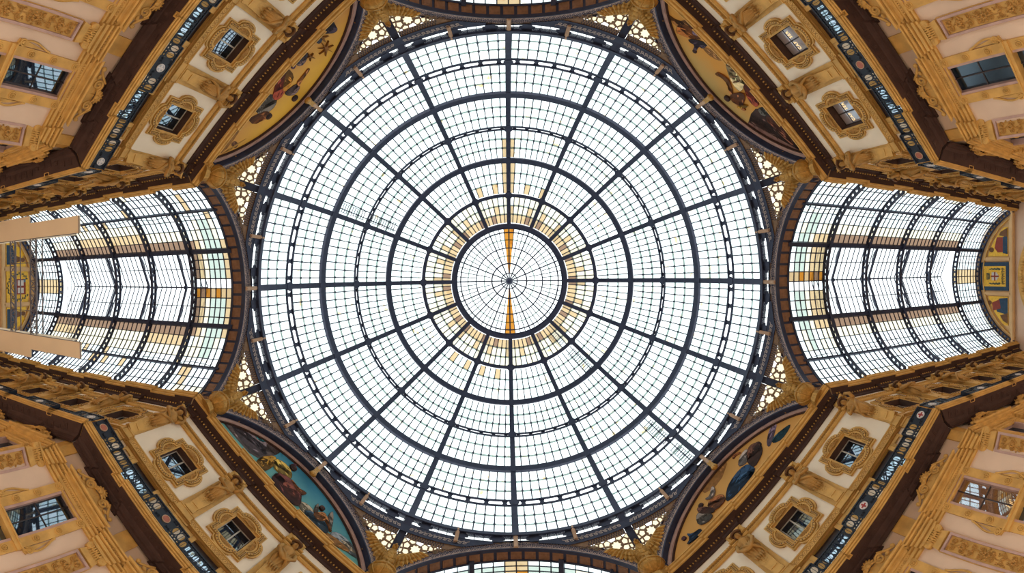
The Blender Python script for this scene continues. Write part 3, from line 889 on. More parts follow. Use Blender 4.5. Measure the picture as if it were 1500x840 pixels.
for az, txt in corner.items():
    a = radians(az)
    p = thing('pendentive', 'bright star-pattern lattice ' + txt, 'lattice', ORIGIN, a, 'pierced pendentives under the dome ring')
    for i in (0, 1): obj('star_lattice', LAT[i], parent=p, kind='stuff'); obj('lattice_glass', LGL[i], parent=p, kind='stuff')
    obj('border_strip', BORD[0], parent=p); obj('border_strip', BORD[1], parent=p); obj('border_scroll', SWM, parent=p, kind='stuff'); obj('corner_plate', BKM, parent=p)
    e = thing('eagle_statue', 'gilded eagle on a globe, ' + txt, 'statue', ORIGIN, a, 'gilt eagles at the corners of the octagon')
    EO = (.14, 0, -.45)
    obj('eagle_body', EB, parent=e, loc=EO); obj('eagle_head', EH, parent=e, loc=EO); obj('tail_and_claws', ET, parent=e, loc=EO); obj('globe', GLB, parent=e)
    for i in (0, 1): obj('wing', WING[i], parent=e, loc=EO)
# ================================================================== facades
WA = 8.35                                                    # arm walls stand this far from the arm axis
XC = D_WALL * sqrt(2) - WA                                   # where they meet the octagon walls
HW = (XC - WA) / sqrt(2)                                     # half length of an octagon wall
PIL_D = [-HW, -2.75, 2.75, HW]; BAY_D = [-5.6, 0.0, 5.6]
ARM_L = 46.2 - XC
BAY_A = [2.45 + 4.85 * k for k in range(5)]; PIL_A = [0.0] + [4.87 + 4.85 * k for k in range(5)]

def steps(x0, x1, brk):
    """a plan path from x0 to x1 that steps forward by off over each (a, b, off)"""
    p = []; cur = 0.0
    bl = sorted(brk)
    st = next((o for a, b, o in bl if a <= x0 + .01), 0.0)
    p.append((x0, -st))
    for a, b, o in bl:
        if a > x0 + .01: p += [(a, 0.0), (a, -o)]
        if b < x1 - .01: p += [(b, -o), (b, 0.0)]
    en = next((o for a, b, o in bl if b >= x1 - .01), 0.0)
    p.append((x1, -en)); return p

# ---- quatrefoil window
def quat(hx, hz, lobe, bulge, n=7):
    pts = []
    def side(ax, az, bx, bz, ox, oz):
        pts.append((ax, az)); L_ = hypot(bx - ax, bz - az); ux, uz = (bx - ax) / L_, (bz - az) / L_
        mx, mz = (ax + bx) / 2, (az + bz) / 2
        for i in range(n + 1):
            t = pi - pi * i / n
            pts.append((mx + ux * lobe * cos(t) + ox * bulge * sin(t), mz + uz * lobe * cos(t) + oz * bulge * sin(t)))
    side(-hx, -hz, hx, -hz, 0, -1); side(hx, -hz, hx, hz, 1, 0); side(hx, hz, -hx, hz, 0, 1); side(-hx, hz, -hx, -hz, -1, 0)
    return pts
def onrect(p, hx, hz):
    t = atan2(p[1], p[0]); k = min(hx / abs(cos(t)) if abs(cos(t)) > 1e-6 else 9e9, hz / abs(sin(t)) if abs(sin(t)) > 1e-6 else 9e9)
    return (k * cos(t), k * sin(t))
QZ = 22.78
FQ = lambda u, v, d: (u, d, QZ + v)
Q0 = quat(1.38, 1.56, .80, .46); Q1 = quat(1.24, 1.41, .73, .44); Q2 = quat(1.08, 1.24, .64, .40); Q3 = quat(1.0, 1.15, .58, .36)
QR = [onrect(p, .88, 1.03) for p in Q3]
def sc(q, f): return [(u * f, v * f) for u, v in q]
mb = MB(); mb.ring(Q0, sc(Q0, .94), 0, -.14, FQ); mb.ring(sc(Q0, .94), sc(Q0, .905), 0, -.02, FQ); mb.ring(sc(Q0, .905), sc(Q2, 1.03), 0, -.20, FQ); mb.ring(sc(Q2, 1.03), sc(Q2, .985), 0, -.05, FQ); mb.ring(sc(Q2, .985), Q3, 0, -.16, FQ); mb.ring(Q3, QR, .0, -.03, FQ)
bd_ = MB()
for k in range(0, len(Q1), 1):                               # little egg beads round the moulding, coloured dark for the shade of holes
    a, b = Q1[k], Q1[(k + 1) % len(Q1)]; L_ = hypot(b[0] - a[0], b[1] - a[1]); m = max(1, int(L_ / .13))
    for i in range(m):
        u, v = lerp(a[0], b[0], (i + .5) / m) * .95, lerp(a[1], b[1], (i + .5) / m) * .95; bd_.box(u - .032, u + .032, -.225, -.19, QZ + v - .032, QZ + v + .032)
QFRAME = mb.mesh('quatrefoil_frame', OCHRE); QBEAD = bd_.mesh('bead_course', DARK_CARVE)
def shell_mesh():
    m = MB()
    for k in range(9):
        t = lerp(.12, pi - .12, k / 8)
        m.tube([(0, -.04, 0), (.22 * cos(t), -.12, .17 * sin(t)), (.47 * cos(t), -.09, .33 * sin(t))], [.025, .032, .045], 5)
    m.ell((0, -.06, .02), (.09, .07, .07), 8, 5)
    return m.mesh('scallop_shell', OCHRE2)
SHELL = shell_mesh()
QRECT = [(-.88, -1.03), (.88, -1.03), (.88, 1.03), (-.88, 1.03)]
mb = MB(); mb.ring([(-.9, -1.05), (.9, -1.05), (.9, 1.05), (-.9, 1.05)], QRECT, -.02, .62, FQ); QREV = mb.mesh('window_reveal', REVEAL)
def sash_mesh(m):
    s = MB(); s.ring(QRECT, [(-.82, -.97), (.82, -.97), (.82, .97), (-.82, .97)], .48, .56, FQ)
    return s.mesh('sash_frame', m)
SASH = {'pale': sash_mesh(PALE), 'dark': sash_mesh(DARKWOOD)}
def bar_mesh(m, w_): s = MB(); s.box(-w_, w_, .46, .55, QZ - .98, QZ + .98); return s.mesh('mullion', m)
MULL = {'pale': bar_mesh(PALE, .045), 'dark': bar_mesh(DARKWOOD, .04)}
s = MB(); s.box(-.82, .82, .49, .54, QZ + .28, QZ + .32); TRANS = s.mesh('transom', DARKWOOD)
def paneq(m):
    s = MB(); s.box(-.82, -.03, .515, .53, QZ - .97, QZ + .97); return s.mesh('window_pane', m)
PANEQ = {k: paneq(m) for k, m in (('dark', W_DARK), ('dim', W_DIM), ('grey', W_GREY))}
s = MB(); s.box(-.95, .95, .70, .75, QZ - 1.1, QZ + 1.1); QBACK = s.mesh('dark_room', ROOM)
def text(t, size, x, z, y, parent, m, sx=1.0):
    c = bpy.data.curves.new('lettering', 'FONT'); c.body = t; c.size = size; c.extrude = .01; c.space_character = 1.15; c.align_x = 'CENTER'; c.align_y = 'CENTER'
    c.materials.append(m)
    o = bpy.data.objects.new('lettering', c); me = bpy.data.meshes.new_from_object(o); bpy.data.objects.remove(o); me.materials.clear(); me.materials.append(m)
    o = bpy.data.objects.new('lettering', me); COL.objects.link(o); o.parent = parent; o.location = (x, y, z); o.rotation_euler = (pi / 2, 0, 0); o.scale = (sx, 1, 1)
    o['label'] = 'gold lettering ' + t
    return o
GLOW = lamp_mat('lit gold letters', (1.0, .72, .36), 1.0)
def quat_window(label, loc, rz, style, glassk, letters=None):
    t = thing('quatrefoil_window', label, 'window', loc, rz, 'quatrefoil attic windows', 'thing')
    qf = obj('quatrefoil_frame', QFRAME, parent=t); obj('window_reveal', QREV, parent=t); obj('bead_course', QBEAD, parent=qf, kind='stuff')
    sf = obj('sash_frame', SASH[style], parent=t); obj('mullion', MULL[style], parent=sf); obj('transom', TRANS, parent=sf)
    for x in (0, .85): obj('window_pane', PANEQ[glassk], parent=sf, loc=(x, 0, 0))
    obj('dark_room', QBACK, parent=t)
    for (x, z, r) in ((0, 1.20, 0), (0, -1.20, pi), (1.05, 0, pi / 2), (-1.05, 0, -pi / 2)):
        o = obj('scallop_shell', SHELL, parent=qf, loc=(x, -.03, QZ + z)); o.rotation_euler = (0, r, 0)
    if letters:
        text(letters[0], .32, -.42, QZ + .08, .49, t, GLOW, .95); text(letters[1], .32, .42, QZ + .08, .49, t, GLOW, .95)
    return t

# ---- herm figures on the attic pilasters
def herm_meshes(var):
    """one draped figure growing out of a tapered shaft; z measured from the wall's own heights, front at -y"""
    R_ = random.Random(20 + var); nu, nz = 28, 30; vs = []; fs = []
    zb, zt = 22.55, 25.0
    for j in range(nz + 1):
        t = j / nz; z = lerp(zb, zt, t)
        if t < .45: rx, ry = lerp(.30, .44, t / .45), lerp(.24, .42, t / .45)
        elif t < .62: rx, ry = lerp(.44, .36, (t - .45) / .17), lerp(.42, .34, (t - .45) / .17)
        elif t < .84: rx, ry = lerp(.36, .54, (t - .62) / .22), lerp(.34, .40, (t - .62) / .22)
        else: rx, ry = lerp(.54, .14, ((t - .84) / .16) ** .6), lerp(.40, .14, ((t - .84) / .16) ** .6)
        for i in range(nu):
            a = 2 * pi * i / nu
            fold = -.16 * max(0, cos(4.5 * a + 2.5 * t * (1 if var % 2 else -1) + var)) ** 8 * (1 if t < .6 else max(0, 1 - (t - .6) / .25)) + (.06 * sin(9 * a + 5 * t * (1 if var % 2 else -1) + var) + .045 * sin(17 * a - 9 * t + var)) * (1 if t < .6 else max(0, 1 - (t - .6) / .2))
            lean = -.16 * t
            vs.append(((rx + fold) * cos(a), -.22 + lean + (ry + fold) * sin(a), z))
    for j in range(nz):
        for i in range(nu): fs.append((j * nu + i, j * nu + (i + 1) % nu, (j + 1) * nu + (i + 1) % nu, (j + 1) * nu + i))
    fs += [tuple(range(nu - 1, -1, -1)), tuple(nz * nu + i for i in range(nu))]
    b = MB(); b.add(vs, fs)
    if var == 0:                                               # arms crossed over the breast
        for sg in (-1, 1): b.tube([(.50 * sg, -.42, 24.62), (.58 * sg, -.62, 24.2), (.25 * sg, -.86, 23.98), (-.22 * sg, -.86, 24.22)], [.15, .13, .10, .08], 8)
    elif var == 1:                                             # one arm raised behind the head
        b.tube([(.50, -.42, 24.6), (.72, -.60, 24.95), (.60, -.62, 25.35), (.25, -.5, 25.5)], [.15, .13, .10, .08], 8)
        b.tube([(-.50, -.42, 24.62), (-.6, -.66, 24.15), (-.2, -.86, 23.9), (.12, -.82, 23.85)], [.15, .13, .10, .08], 8)
    else:                                                      # both arms gathering a fan of cloth
        for sg in (-1, 1): b.tube([(.50 * sg, -.42, 24.62), (.62 * sg, -.6, 24.1), (.36 * sg, -.74, 23.6), (.12 * sg, -.76, 23.35)], [.15, .13, .10, .08], 8)
    body = b.mesh('draped_figure', OCHRE2, True)
    f = MB()                                                   # cloth folds
    for k in range(9):
        a = lerp(-1.15, 1.15, k / 8)
        if var == 2: f.tube([(.02 * k - .08, -.74, 23.3), (.30 * sin(a), -.78, 23.62), (.56 * sin(a), -.58 - .1 * cos(a), 24.0)], [.03, .06, .045], 6)
        else: f.tube([(-.40 + .06 * k, -.62, 24.2 - .03 * k), (-.30 + .075 * k, -.70, 23.6), (-.22 + .05 * k, -.5, 22.75 - .15 * (k % 3))], [.04, .06, .04], 6)
    sgn = 1 if var % 2 else -1
    f.tube([(.45 * sgn, -.5, 24.3), (.1 * sgn, -.82, 23.75), (-.32 * sgn, -.68, 23.35), (-.44 * sgn, -.38, 23.1), (-.40 * sgn, -.3, 22.5)], [.07, .10, .10, .09, .05], 8)
    for k in range(5): f.tube([(-.3 + .15 * k, -.5, 22.75), (-.28 + .14 * k, -.44, 22.45 - .12 * (k % 2))], [.09, .02], 6)
    folds = f.mesh('cloth_folds', OCHRE2, True)
    h = MB(); hx = .06 * (var - 1)
    def face(p):
        q = p.copy()
        if q.y < 0 and abs(q.z) < .2: q.y *= 1.0 - .10 * (1 if abs(q.x) > .1 else 0)
        return q
    h.tube([(hx * .5, -.40, 24.85), (hx, -.46, 25.1)], .13, 8); h.ell((hx, -.50, 25.24), (.19, .22, .27), 12, 10, fn=face)
    h.tube([(hx, -.70, 25.34), (hx, -.76, 25.22), (hx, -.70, 25.20)], [.025, .045, .03], 5)
    for sg in (-1, 1): h.ell((hx + sg * .075, -.695, 25.30), (.035, .02, .018), 6, 4); h.ell((hx + sg * .19, -.48, 25.24), (.02, .05, .06), 6, 4)
    h.ell((hx, -.71, 25.11), (.06, .025, .02), 6, 4)
    head = h.mesh('head', OCHRE2, True)
    hr = MB()
    for k in range(9):
        a = lerp(-.2, pi + .2, k / 8); hr.ell((hx + .21 * cos(a), -.46, 25.28 + .23 * sin(a)), (.09, .16, .09), 7, 5)
    for k in range(7): a = 2 * pi * k / 7; hr.ell((hx + .17 * cos(a), -.50 + .14 * sin(a), 25.60), (.11, .11, .09), 7, 5)
    hr.tube([(hx + .30 * cos(2 * pi * k / 12), -.52 + .26 * sin(2 * pi * k / 12), 25.52) for k in range(12)], .09, 6, closed=True)
    hair = hr.mesh('wreathed_hair', DARK_CARVE, True)  # dark colour stands in for shade between the deep-carved curls
    s = MB()
    s.hexa([(-.30, -.02, 20.8), (.30, -.02, 20.8), (.30, -.26, 20.8), (-.30, -.26, 20.8)][::-1], [(-.40, -.02, 22.7), (.40, -.02, 22.7), (.40, -.40, 22.7), (-.40, -.40, 22.7)][::-1])
    s.box(-.36, .36, -.30, 0, 20.8, 21.1); s.box(-.24, .24, -.34, 0, 21.35, 21.42)
    for (x, z, l) in ((0, 22.35, .55), (-.14, 22.4, .35), (.14, 22.4, .35)):
        for q in range(3): s.ell((x, -.38 + .03 * q, z - .16 * q), (.06, .05, .10), 6, 5)
    shaft = s.mesh('tapered_shaft', OCHRE)
    c = MB(); c.box(-.46, .46, -.55, 0, 25.72, 25.92)
    for sg in (-1, 1):
        c.tube([(sg * .40 + .11 * cos(k * .7) * (1 - k * .06), -.50, 25.80 + .11 * sin(k * .7) * (1 - k * .06)) for k in range(12)], .045, 5)
    return [body, folds, head, hair, shaft, c.mesh('capital_scrolls', OCHRE)]
HERM = [herm_meshes(k) for k in range(3)]
def herm(label, loc, rz, var):
    t = thing('herm_statue', label, 'statue', loc, rz, 'draped herms on the attic pilasters')
    for m in HERM[var]: obj(m.name.split('.')[0], m, parent=t)
    return t

# ---- balcony railing
def ov(cx, cz, rx, rz_, n=12): return [(cx + rx * cos(2 * pi * k / n), cz + rz_ * sin(2 * pi * k / n)) for k in range(n)]
def cellrect(cx, cz, hx, hz, n=12): return [tuple(map(sum, zip((cx, cz), onrect((cos(2 * pi * k / n + 1e-4), sin(2 * pi * k / n + 1e-4)), hx, hz)))) for k in range(n)]
RZ0, RZ1 = 17.30, 18.46
def rail_panel(x0, x1, y):
    m = MB(); n = max(1, round((x1 - x0) / .33)); wd = (x1 - x0) / n; fr = lambda u, v, d: (u, y + d, v)
    for i in range(n):
        cx = x0 + wd * (i + .5)
        m.ring(cellrect(cx, 18.02, wd / 2, .31), ov(cx, 18.02, wd * .43, .27), 0, .04, fr)
        m.box(cx - .012, cx + .012, y, y + .04, 17.75, 18.3)
        for q in (-.25, .25):
            m.ring(cellrect(cx + q * wd, 18.39, wd / 4, .07, 8), ov(cx + q * wd, 18.39, wd * .16, .045, 8), 0, .04, fr)
            m.ring(cellrect(cx + q * wd, 17.62, wd / 4, .10, 8), ov(cx + q * wd, 17.62, wd * .15, .06, 8), 0, .04, fr)
    m.box(x0, x1, y - .03, y + .07, RZ1 - .05, RZ1 + .02); m.box(x0, x1, y - .02, y + .06, RZ0, RZ0 + .1)
    return m
CROSS_RED = mat('red enamel', (.36, .035, .03), .5); ENAM_W = mat('white enamel', (.72, .68, .68), .5); ENAM_G = mat('grey enamel', (.40, .42, .46), .5); ENAM_R = mat('worn red enamel', (.42, .13, .08), .5)
def medal(x, y, w_):
    m = MB(); m.box(x - w_, x + w_, y, y + .05, RZ0 + .05, RZ1)
    m.box(x - w_, x + w_, y - .04, y + .08, RZ1 - .05, RZ1 + .03); m.box(x - w_, x + w_, y - .03, y + .06, RZ0, RZ0 + .1)
    for k in range(14):
        sx = x + (k % 7 - 3) * w_ * .28; sz = 17.68 + (k // 7) * .62
        if abs(sx - x) > .2: m.tube([(sx + a, y - .02, sz + b) for a, b in spiral(0, 0, .02, .085, 1.2, k, 9)], .016, 4)
    return m
def disc(style):
    m = MB(); fr = lambda u, v, d: (u, d, v)
    m.mi = 1; m.ring(ov(0, 0, .24, .24, 20), ov(0, 0, .20, .20, 20), -.05, 0, fr)
    m.mi = 0; m.poly(ov(0, 0, .20, .20, 20), 20, -.03, 0, fr)
    m.mi = 2
    if style in ('white', 'grey'): m.box(-.05, .05, -.04, -.03, -.17, .17); m.box(-.17, .17, -.041, -.03, -.05, .05)
    return m.mesh('medallion', [{'white': ENAM_W, 'grey': ENAM_G, 'red': ENAM_R}[style], TAN if style == 'red' else ENAM_W, CROSS_RED if style == 'white' else ENAM_W])
DISC = {k: disc(k) for k in ('white', 'grey', 'red')}

# ---- openings and walls
def wall_mesh(x0, x1, bays, z0, z1, thick=.8):
    """plaster wall with its window and door openings left open"""
    m = MB()
    ops = []
    for c in bays: ops += [(c - .9, c + .9, QZ - 1.05, QZ + 1.05), (c - 1.0, c + 1.0, 17.4, 20.0), (c - .80, c + .80, 9.0, 14.62)]
    xs = sorted({x0, x1} | {v for o in ops for v in o[:2]}); zs = sorted({z0, z1, 17.4} | {v for o in ops for v in o[2:]})
    for i in range(len(xs) - 1):
        run = None
        for j in range(len(zs) - 1):
            cx, cz = (xs[i] + xs[i + 1]) / 2, (zs[j] + zs[j + 1]) / 2
            if any(o[0] < cx < o[1] and o[2] < cz < o[3] for o in ops): continue
            m.mi = 0 if cz > 17.4 else 1
            m.box(xs[i], xs[i + 1], 0, thick, zs[j], zs[j + 1])
    return m.mesh('plaster', [CREAM, CREAM2])

# ---- lower window (main floor)
mb = MB()
WZ1, WZ0, WM = 14.62, 9.0, 11.05
mb.ring([(-.86, WZ0), (.86, WZ0), (.86, WZ1 + .06), (-.86, WZ1 + .06)], [(-.72, WZ0 + .1), (.72, WZ0 + .1), (.72, WZ1 - .06), (-.72, WZ1 - .06)], -.10, .30, lambda u, v, d: (u, d, v))
LWF = mb.mesh('window_frame', PINK)
mb = MB(); mb.box(-.72, .72, .22, .30, 12.95, 13.0); mb.box(-.03, .03, .2, .3, WM, WZ1); mb.box(-.03, .03, .2, .3, WZ0, WM); LWM = mb.mesh('glazing_bar', DARKWOOD)
mb = MB(); mb.box(-1.42, 1.42, -.24, .3, WM - .18, WM + .02); mb.box(-1.45, 1.45, -.30, .3, WM + .02, WM + .10); LWT = mb.mesh('transom', OCHRE)
def panel_(m, z0, z1): q = MB(); q.box(-.72, -.02, .26, .275, z0, z1); return q.mesh('window_pane', m)
LWP = {k: (panel_(m, WM, WZ1), panel_(m, WZ0, WM)) for k, m in (('dark', W_DARK), ('dim', W_DIM))}
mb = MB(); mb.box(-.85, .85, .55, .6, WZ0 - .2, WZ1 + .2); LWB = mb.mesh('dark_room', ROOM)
mb = MB(); mb.box(-.8, .8, .5, .55, WZ0 - .1, WZ1 + .1); LWLIT = mb.mesh('lit_room', lamp_mat('lamplit room', (1.0, .42, .12), .32))
mb = MB()
for k in range(16): mb.ell((-.1 + .09 * (k % 5) + .03 * (k // 5), .44, 11.4 + .15 * (k // 5) + .05 * (k % 3)), (.035, .035, .05), 6, 4)
LWCH = mb.mesh('chandelier', lamp_mat('lit lamps', (1.0, .62, .25), 2.2))
def rosette(m, x, y, z, r):
    m.tube([(x + r * cos(2 * pi * k / 14), y, z + r * sin(2 * pi * k / 14)) for k in range(14)], r * .22, 5, closed=True)
    for k in range(8): t = 2 * pi * k / 8; m.ell((x + r * .5 * cos(t), y - .02, z + r * .5 * sin(t)), (r * .26, .05, r * .26), 6, 4)
    m.ell((x, y - .04, z), (r * .22, .06, r * .22), 6, 4)
mb = MB()
for sg in (-1, 1):
    mb.box(sg * 1.36 if sg < 0 else .86, -.86 if sg < 0 else 1.36, -.14, 0, WM + .1, WZ1 + .08)
    mb.box(sg * 1.40 if sg < 0 else .86, -.86 if sg < 0 else 1.40, -.14, 0, WZ0, WM - .18)
    for z in (14.45, 13.2, 12.0): rosette(mb, sg * 1.11, -.16, z, .17)
    for z in (10.4, 9.5): rosette(mb, sg * 1.11, -.16, z, .17)
    pts = [(sg * (1.40 + .42 * sin(pi * t) ** 1.0 * (1 - t) ** .5), -.10, lerp(11.15, 12.85, t)) for t in [k / 12 for k in range(13)]]
    mb.tube(pts, .06, 5); mb.tube([(sg * (1.58 + a), -.12, 11.42 + b) for a, b in spiral(0, 0, .03, .2, 1.6, 0, 16, sg)], .05, 5)
    mb.poly([(sg * 1.38, 11.12), (sg * 1.7, 11.2), (sg * 1.62, 11.7), (sg * 1.42, 12.6)], 4, -.08, 0, lambda u, v, d: (u, d, v))
LWS = mb.mesh('side_strip', OCHRE)
mb = MB()
mb.box(-1.42, 1.42, -.16, 0, WZ1 + .08, 15.0)
for k in range(22): mb.box(-1.4 + .13 * k, -1.33 + .13 * k, -.22, -.1, 14.80, 14.9)
prof = [(.0, 14.98), (.20, 15.0), (.24, 15.08), (.12, 15.10), (.12, 15.16), (.40, 15.18), (.44, 15.26), (.32, 15.28), (.32, 15.32), (.52, 15.34), (.56, 15.44), (.50, 15.50), (0, 15.52)]
mb.sweep([(-1.40, 0), (-1.40, -.1), (1.40, -.1), (1.40, 0)], prof)
LWH = mb.mesh('window_cornice', OCHRE)
mb = MB()
for sg in (-1, 1):
    mb.tube([(sg * (.62 + a), -.42, 16.0 + b) for a, b in spiral(0, 0, .05, .30, 1.7, -pi / 2, 22, -sg)], .075, 6)
    mb.tube([(sg * (1.55 - .75 * t), -.42, 15.74 + .62 * t ** 1.6) for t in [k / 8 for k in range(9)]], [.05 + .03 * sin(pi * k / 8) for k in range(9)], 6)
    mb.ell((sg * 1.52, -.44, 15.80), (.14, .1, .14), 8, 5); mb.ell((sg * 1.05, -.42, 15.82), (.16, .08, .10), 8, 5)
    mb.tube([(sg * (1.15 + a), -.42, 15.9 + b) for a, b in spiral(0, 0, .02, .12, 1.3, pi, 12, sg)], .035, 5)
for k in range(9):
    t = lerp(-.25, pi + .25, k / 8); mb.tube([(0, -.48, 16.18), (.22 * cos(t), -.54, 16.18 + .22 * sin(t)), (.40 * cos(t), -.46, 16.18 + .40 * sin(t))], [.05, .075, .05], 5)
mb.ell((0, -.58, 16.18), (.14, .10, .14), 8, 6)
mb.poly([(-1.45, 15.64), (1.45, 15.64), (.7, 15.95), (.3, 16.1), (-.3, 16.1), (-.7, 15.95)], 6, -.38, -.30, lambda u, v, d: (u, d, v))
LWO = mb.mesh('scroll_pediment', OCHRE)
mb = MB(); mb.box(-.5, .5, -.4, -.02, 15.64, 15.9); mb.box(-.06, .06, -.42, 0, 15.6, 16.1); LWK = mb.mesh('pediment_stay', OCHRE)
def low_window(label, loc, rz, g='dark', lit=False):
    t = thing('pedimented_window', label, 'window', loc, rz, 'tall windows of the main floor', 'thing')
    wf = obj('window_frame', LWF, parent=t); obj('glazing_bar', LWM, parent=wf); obj('transom', LWT, parent=t)
    for m in LWP[g]:
        for x in (0, .74):
            if lit and m is LWP[g][0]: continue
            obj('window_pane', m, parent=wf, loc=(x, 0, 0))
    obj('lit_room' if lit else 'dark_room', LWLIT if lit else LWB, parent=t)
    if lit:
        obj('chandelier', LWCH, parent=t)
        for x in (0, .74): obj('window_pane', LITP, parent=wf, loc=(x, 0, 0))
    obj('side_strip', LWS, parent=t); wc = obj('window_cornice', LWH, parent=t); obj('scroll_pediment', LWO, parent=wc); obj('pediment_stay', LWK, parent=wc)
    return t
def clear_refl(name):
    m, nt, out = nodes_of(name)
    a = nt.nodes.new('ShaderNodeBsdfTransparent'); a.inputs[0].default_value = (.75, .72, .70, 1)
    g = nt.nodes.new('ShaderNodeBsdfGlossy'); g.inputs[0].default_value = (.62, .74, .86, 1); g.inputs[1].default_value = .02
    mx = nt.nodes.new('ShaderNodeMixShader'); mx.inputs[0].default_value = .32
    nt.links.new(a.outputs[0], mx.inputs[1]); nt.links.new(g.outputs[0], mx.inputs[2]); nt.links.new(mx.outputs[0], out.inputs[0]); return m
LITP = panel_(clear_refl('clear window glass'), WM, WZ1)

# ---- balcony door
mb = MB(); mb.ring([(-1.0, 17.4), (1.0, 17.4), (1.0, 20.0), (-1.0, 20.0)], [(-.90, 17.45), (.90, 17.45), (.90, 19.90), (-.90, 19.90)], .08, .4, lambda u, v, d: (u, d, v)); mb.box(-.9, .9, .10, .2, 19.50, 19.95); BDF = mb.mesh('door_frame', DARKWOOD)
mb = MB(); mb.box(-.90, -.02, .14, .17, 17.45, 19.5); BDP = mb.mesh('door_leaf', W_DOOR)
mb = MB(); mb.ring([(-1.28, 17.4), (1.28, 17.4), (1.28, 20.06), (-1.28, 20.06)], [(-1.0, 17.38), (1.0, 17.38), (1.0, 19.98), (-1.0, 19.98)], -.10, .1, lambda u, v, d: (u, d, v))
BDA = mb.mesh('door_surround', OCHRE)
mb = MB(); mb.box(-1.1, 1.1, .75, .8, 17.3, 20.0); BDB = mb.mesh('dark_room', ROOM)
def balcony_door(label, loc, rz):
    t = thing('balcony_door', label, 'door', loc, rz, 'dark balcony doors', 'structure')
    obj('door_frame', BDF, parent=t); obj('door_surround', BDA, parent=t); obj('dark_room', BDB, parent=t)
    for x in (0, .92): obj('door_leaf', BDP, parent=t, loc=(x, 0, 0))

# ---- lower pilaster with capital and carved panel
def relief(m, w_, z0, z1, y, seed):
    q = random.Random(seed); n = int((z1 - z0) / .5)
    m.tube([(.10 * sin(k * 1.3), y, lerp(z0 + .1, z1 - .1, k / 24)) for k in range(25)], .035, 5)
    for i in range(n):
        z = z0 + (i + .5) * (z1 - z0) / n
        for sg in (-1, 1):
            m.tube([(sg * (.19 + a), y, z + b) for a, b in spiral(0, 0, .02, .14, 1.4, q.uniform(0, 6), 11, sg)], .035, 4)
            for k in range(4): m.ell((sg * q.uniform(.05, w_ - .06), y - .01, z + q.uniform(-.25, .25)), (q.uniform(.03, .08), .06, q.uniform(.03, .07)), 6, 4)
        m.ell((q.uniform(-.05, .05), y - .03, z), (.07, .08, .09), 6, 5)
    for f in (.18, .5, .82):
        z = lerp(z0, z1, f)
        for k in range(7): t = 2 * pi * k / 7; m.ell((.12 * cos(t), y - .04, z + .12 * sin(t)), (.07, .08, .07), 6, 4)
def pil_meshes():
    out = []
    m = MB(); m.box(-.60, .60, -.12, 0, 8.6, 13.62); out.append(('shaft', m.mesh('shaft', OCHRE)))
    m = MB()
    for (a, b) in ((9.15, 13.5),):
        m.ring([(-.56, a), (.56, a), (.56, b), (-.56, b)], [(-.42, a + .12), (.42, a + .12), (.42, b - .12), (-.42, b - .12)], -.26, -.1, lambda u, v, d: (u, d, v))
    out.append(('panel_frame', m.mesh('panel_frame', PINK)))
    m = MB(); relief(m, .40, 9.3, 13.35, -.16, 5); out.append(('carved_relief', m.mesh('carved_relief', OCHRE2)))
    m = MB(); m.hexa([(-.56, 0, 13.6), (.56, 0, 13.6), (.56, -.28, 13.6), (-.56, -.28, 13.6)][::-1], [(-.44, 0, 14.2), (.44, 0, 14.2), (.44, -.2, 14.2), (-.44, -.2, 14.2)][::-1])
    for sg in (-1, 1):
        m.tube([(sg * (.50 + a), -.24, 14.22 + b) for a, b in spiral(0, 0, .03, .20, 1.9, pi / 2, 24, sg)], .055, 6); m.ell((sg * .5, -.26, 14.22), (.06, .08, .06), 6, 5)
        m.tube([(sg * .50, -.02, 14.22), (sg * .5, -.3, 14.22)], .19, 10)
    for k in range(11): m.ell((-.3 + .06 * k, -.30, 14.18 + .05 * sin(k * 2)), (.045, .06, .07), 6, 4)
    for k in range(7): m.tube([(-.36 + .12 * k, -.24, 13.95), (-.36 + .12 * k, -.32, 14.25), (-.36 + .12 * k, -.36, 14.32)], [.03, .05, .03], 5)
    m.box(-.64, .64, -.34, 0, 14.36, 14.46)
    out.append(('capital', m.mesh('capital', OCHRE)))
    return out
PILM = pil_meshes()
def pilaster(label, loc, rz):
    t = thing('pilaster', label, 'pilaster', loc, rz, 'pilasters of the main floor', 'thing')
    for n, m in PILM: obj(n, m, parent=t)

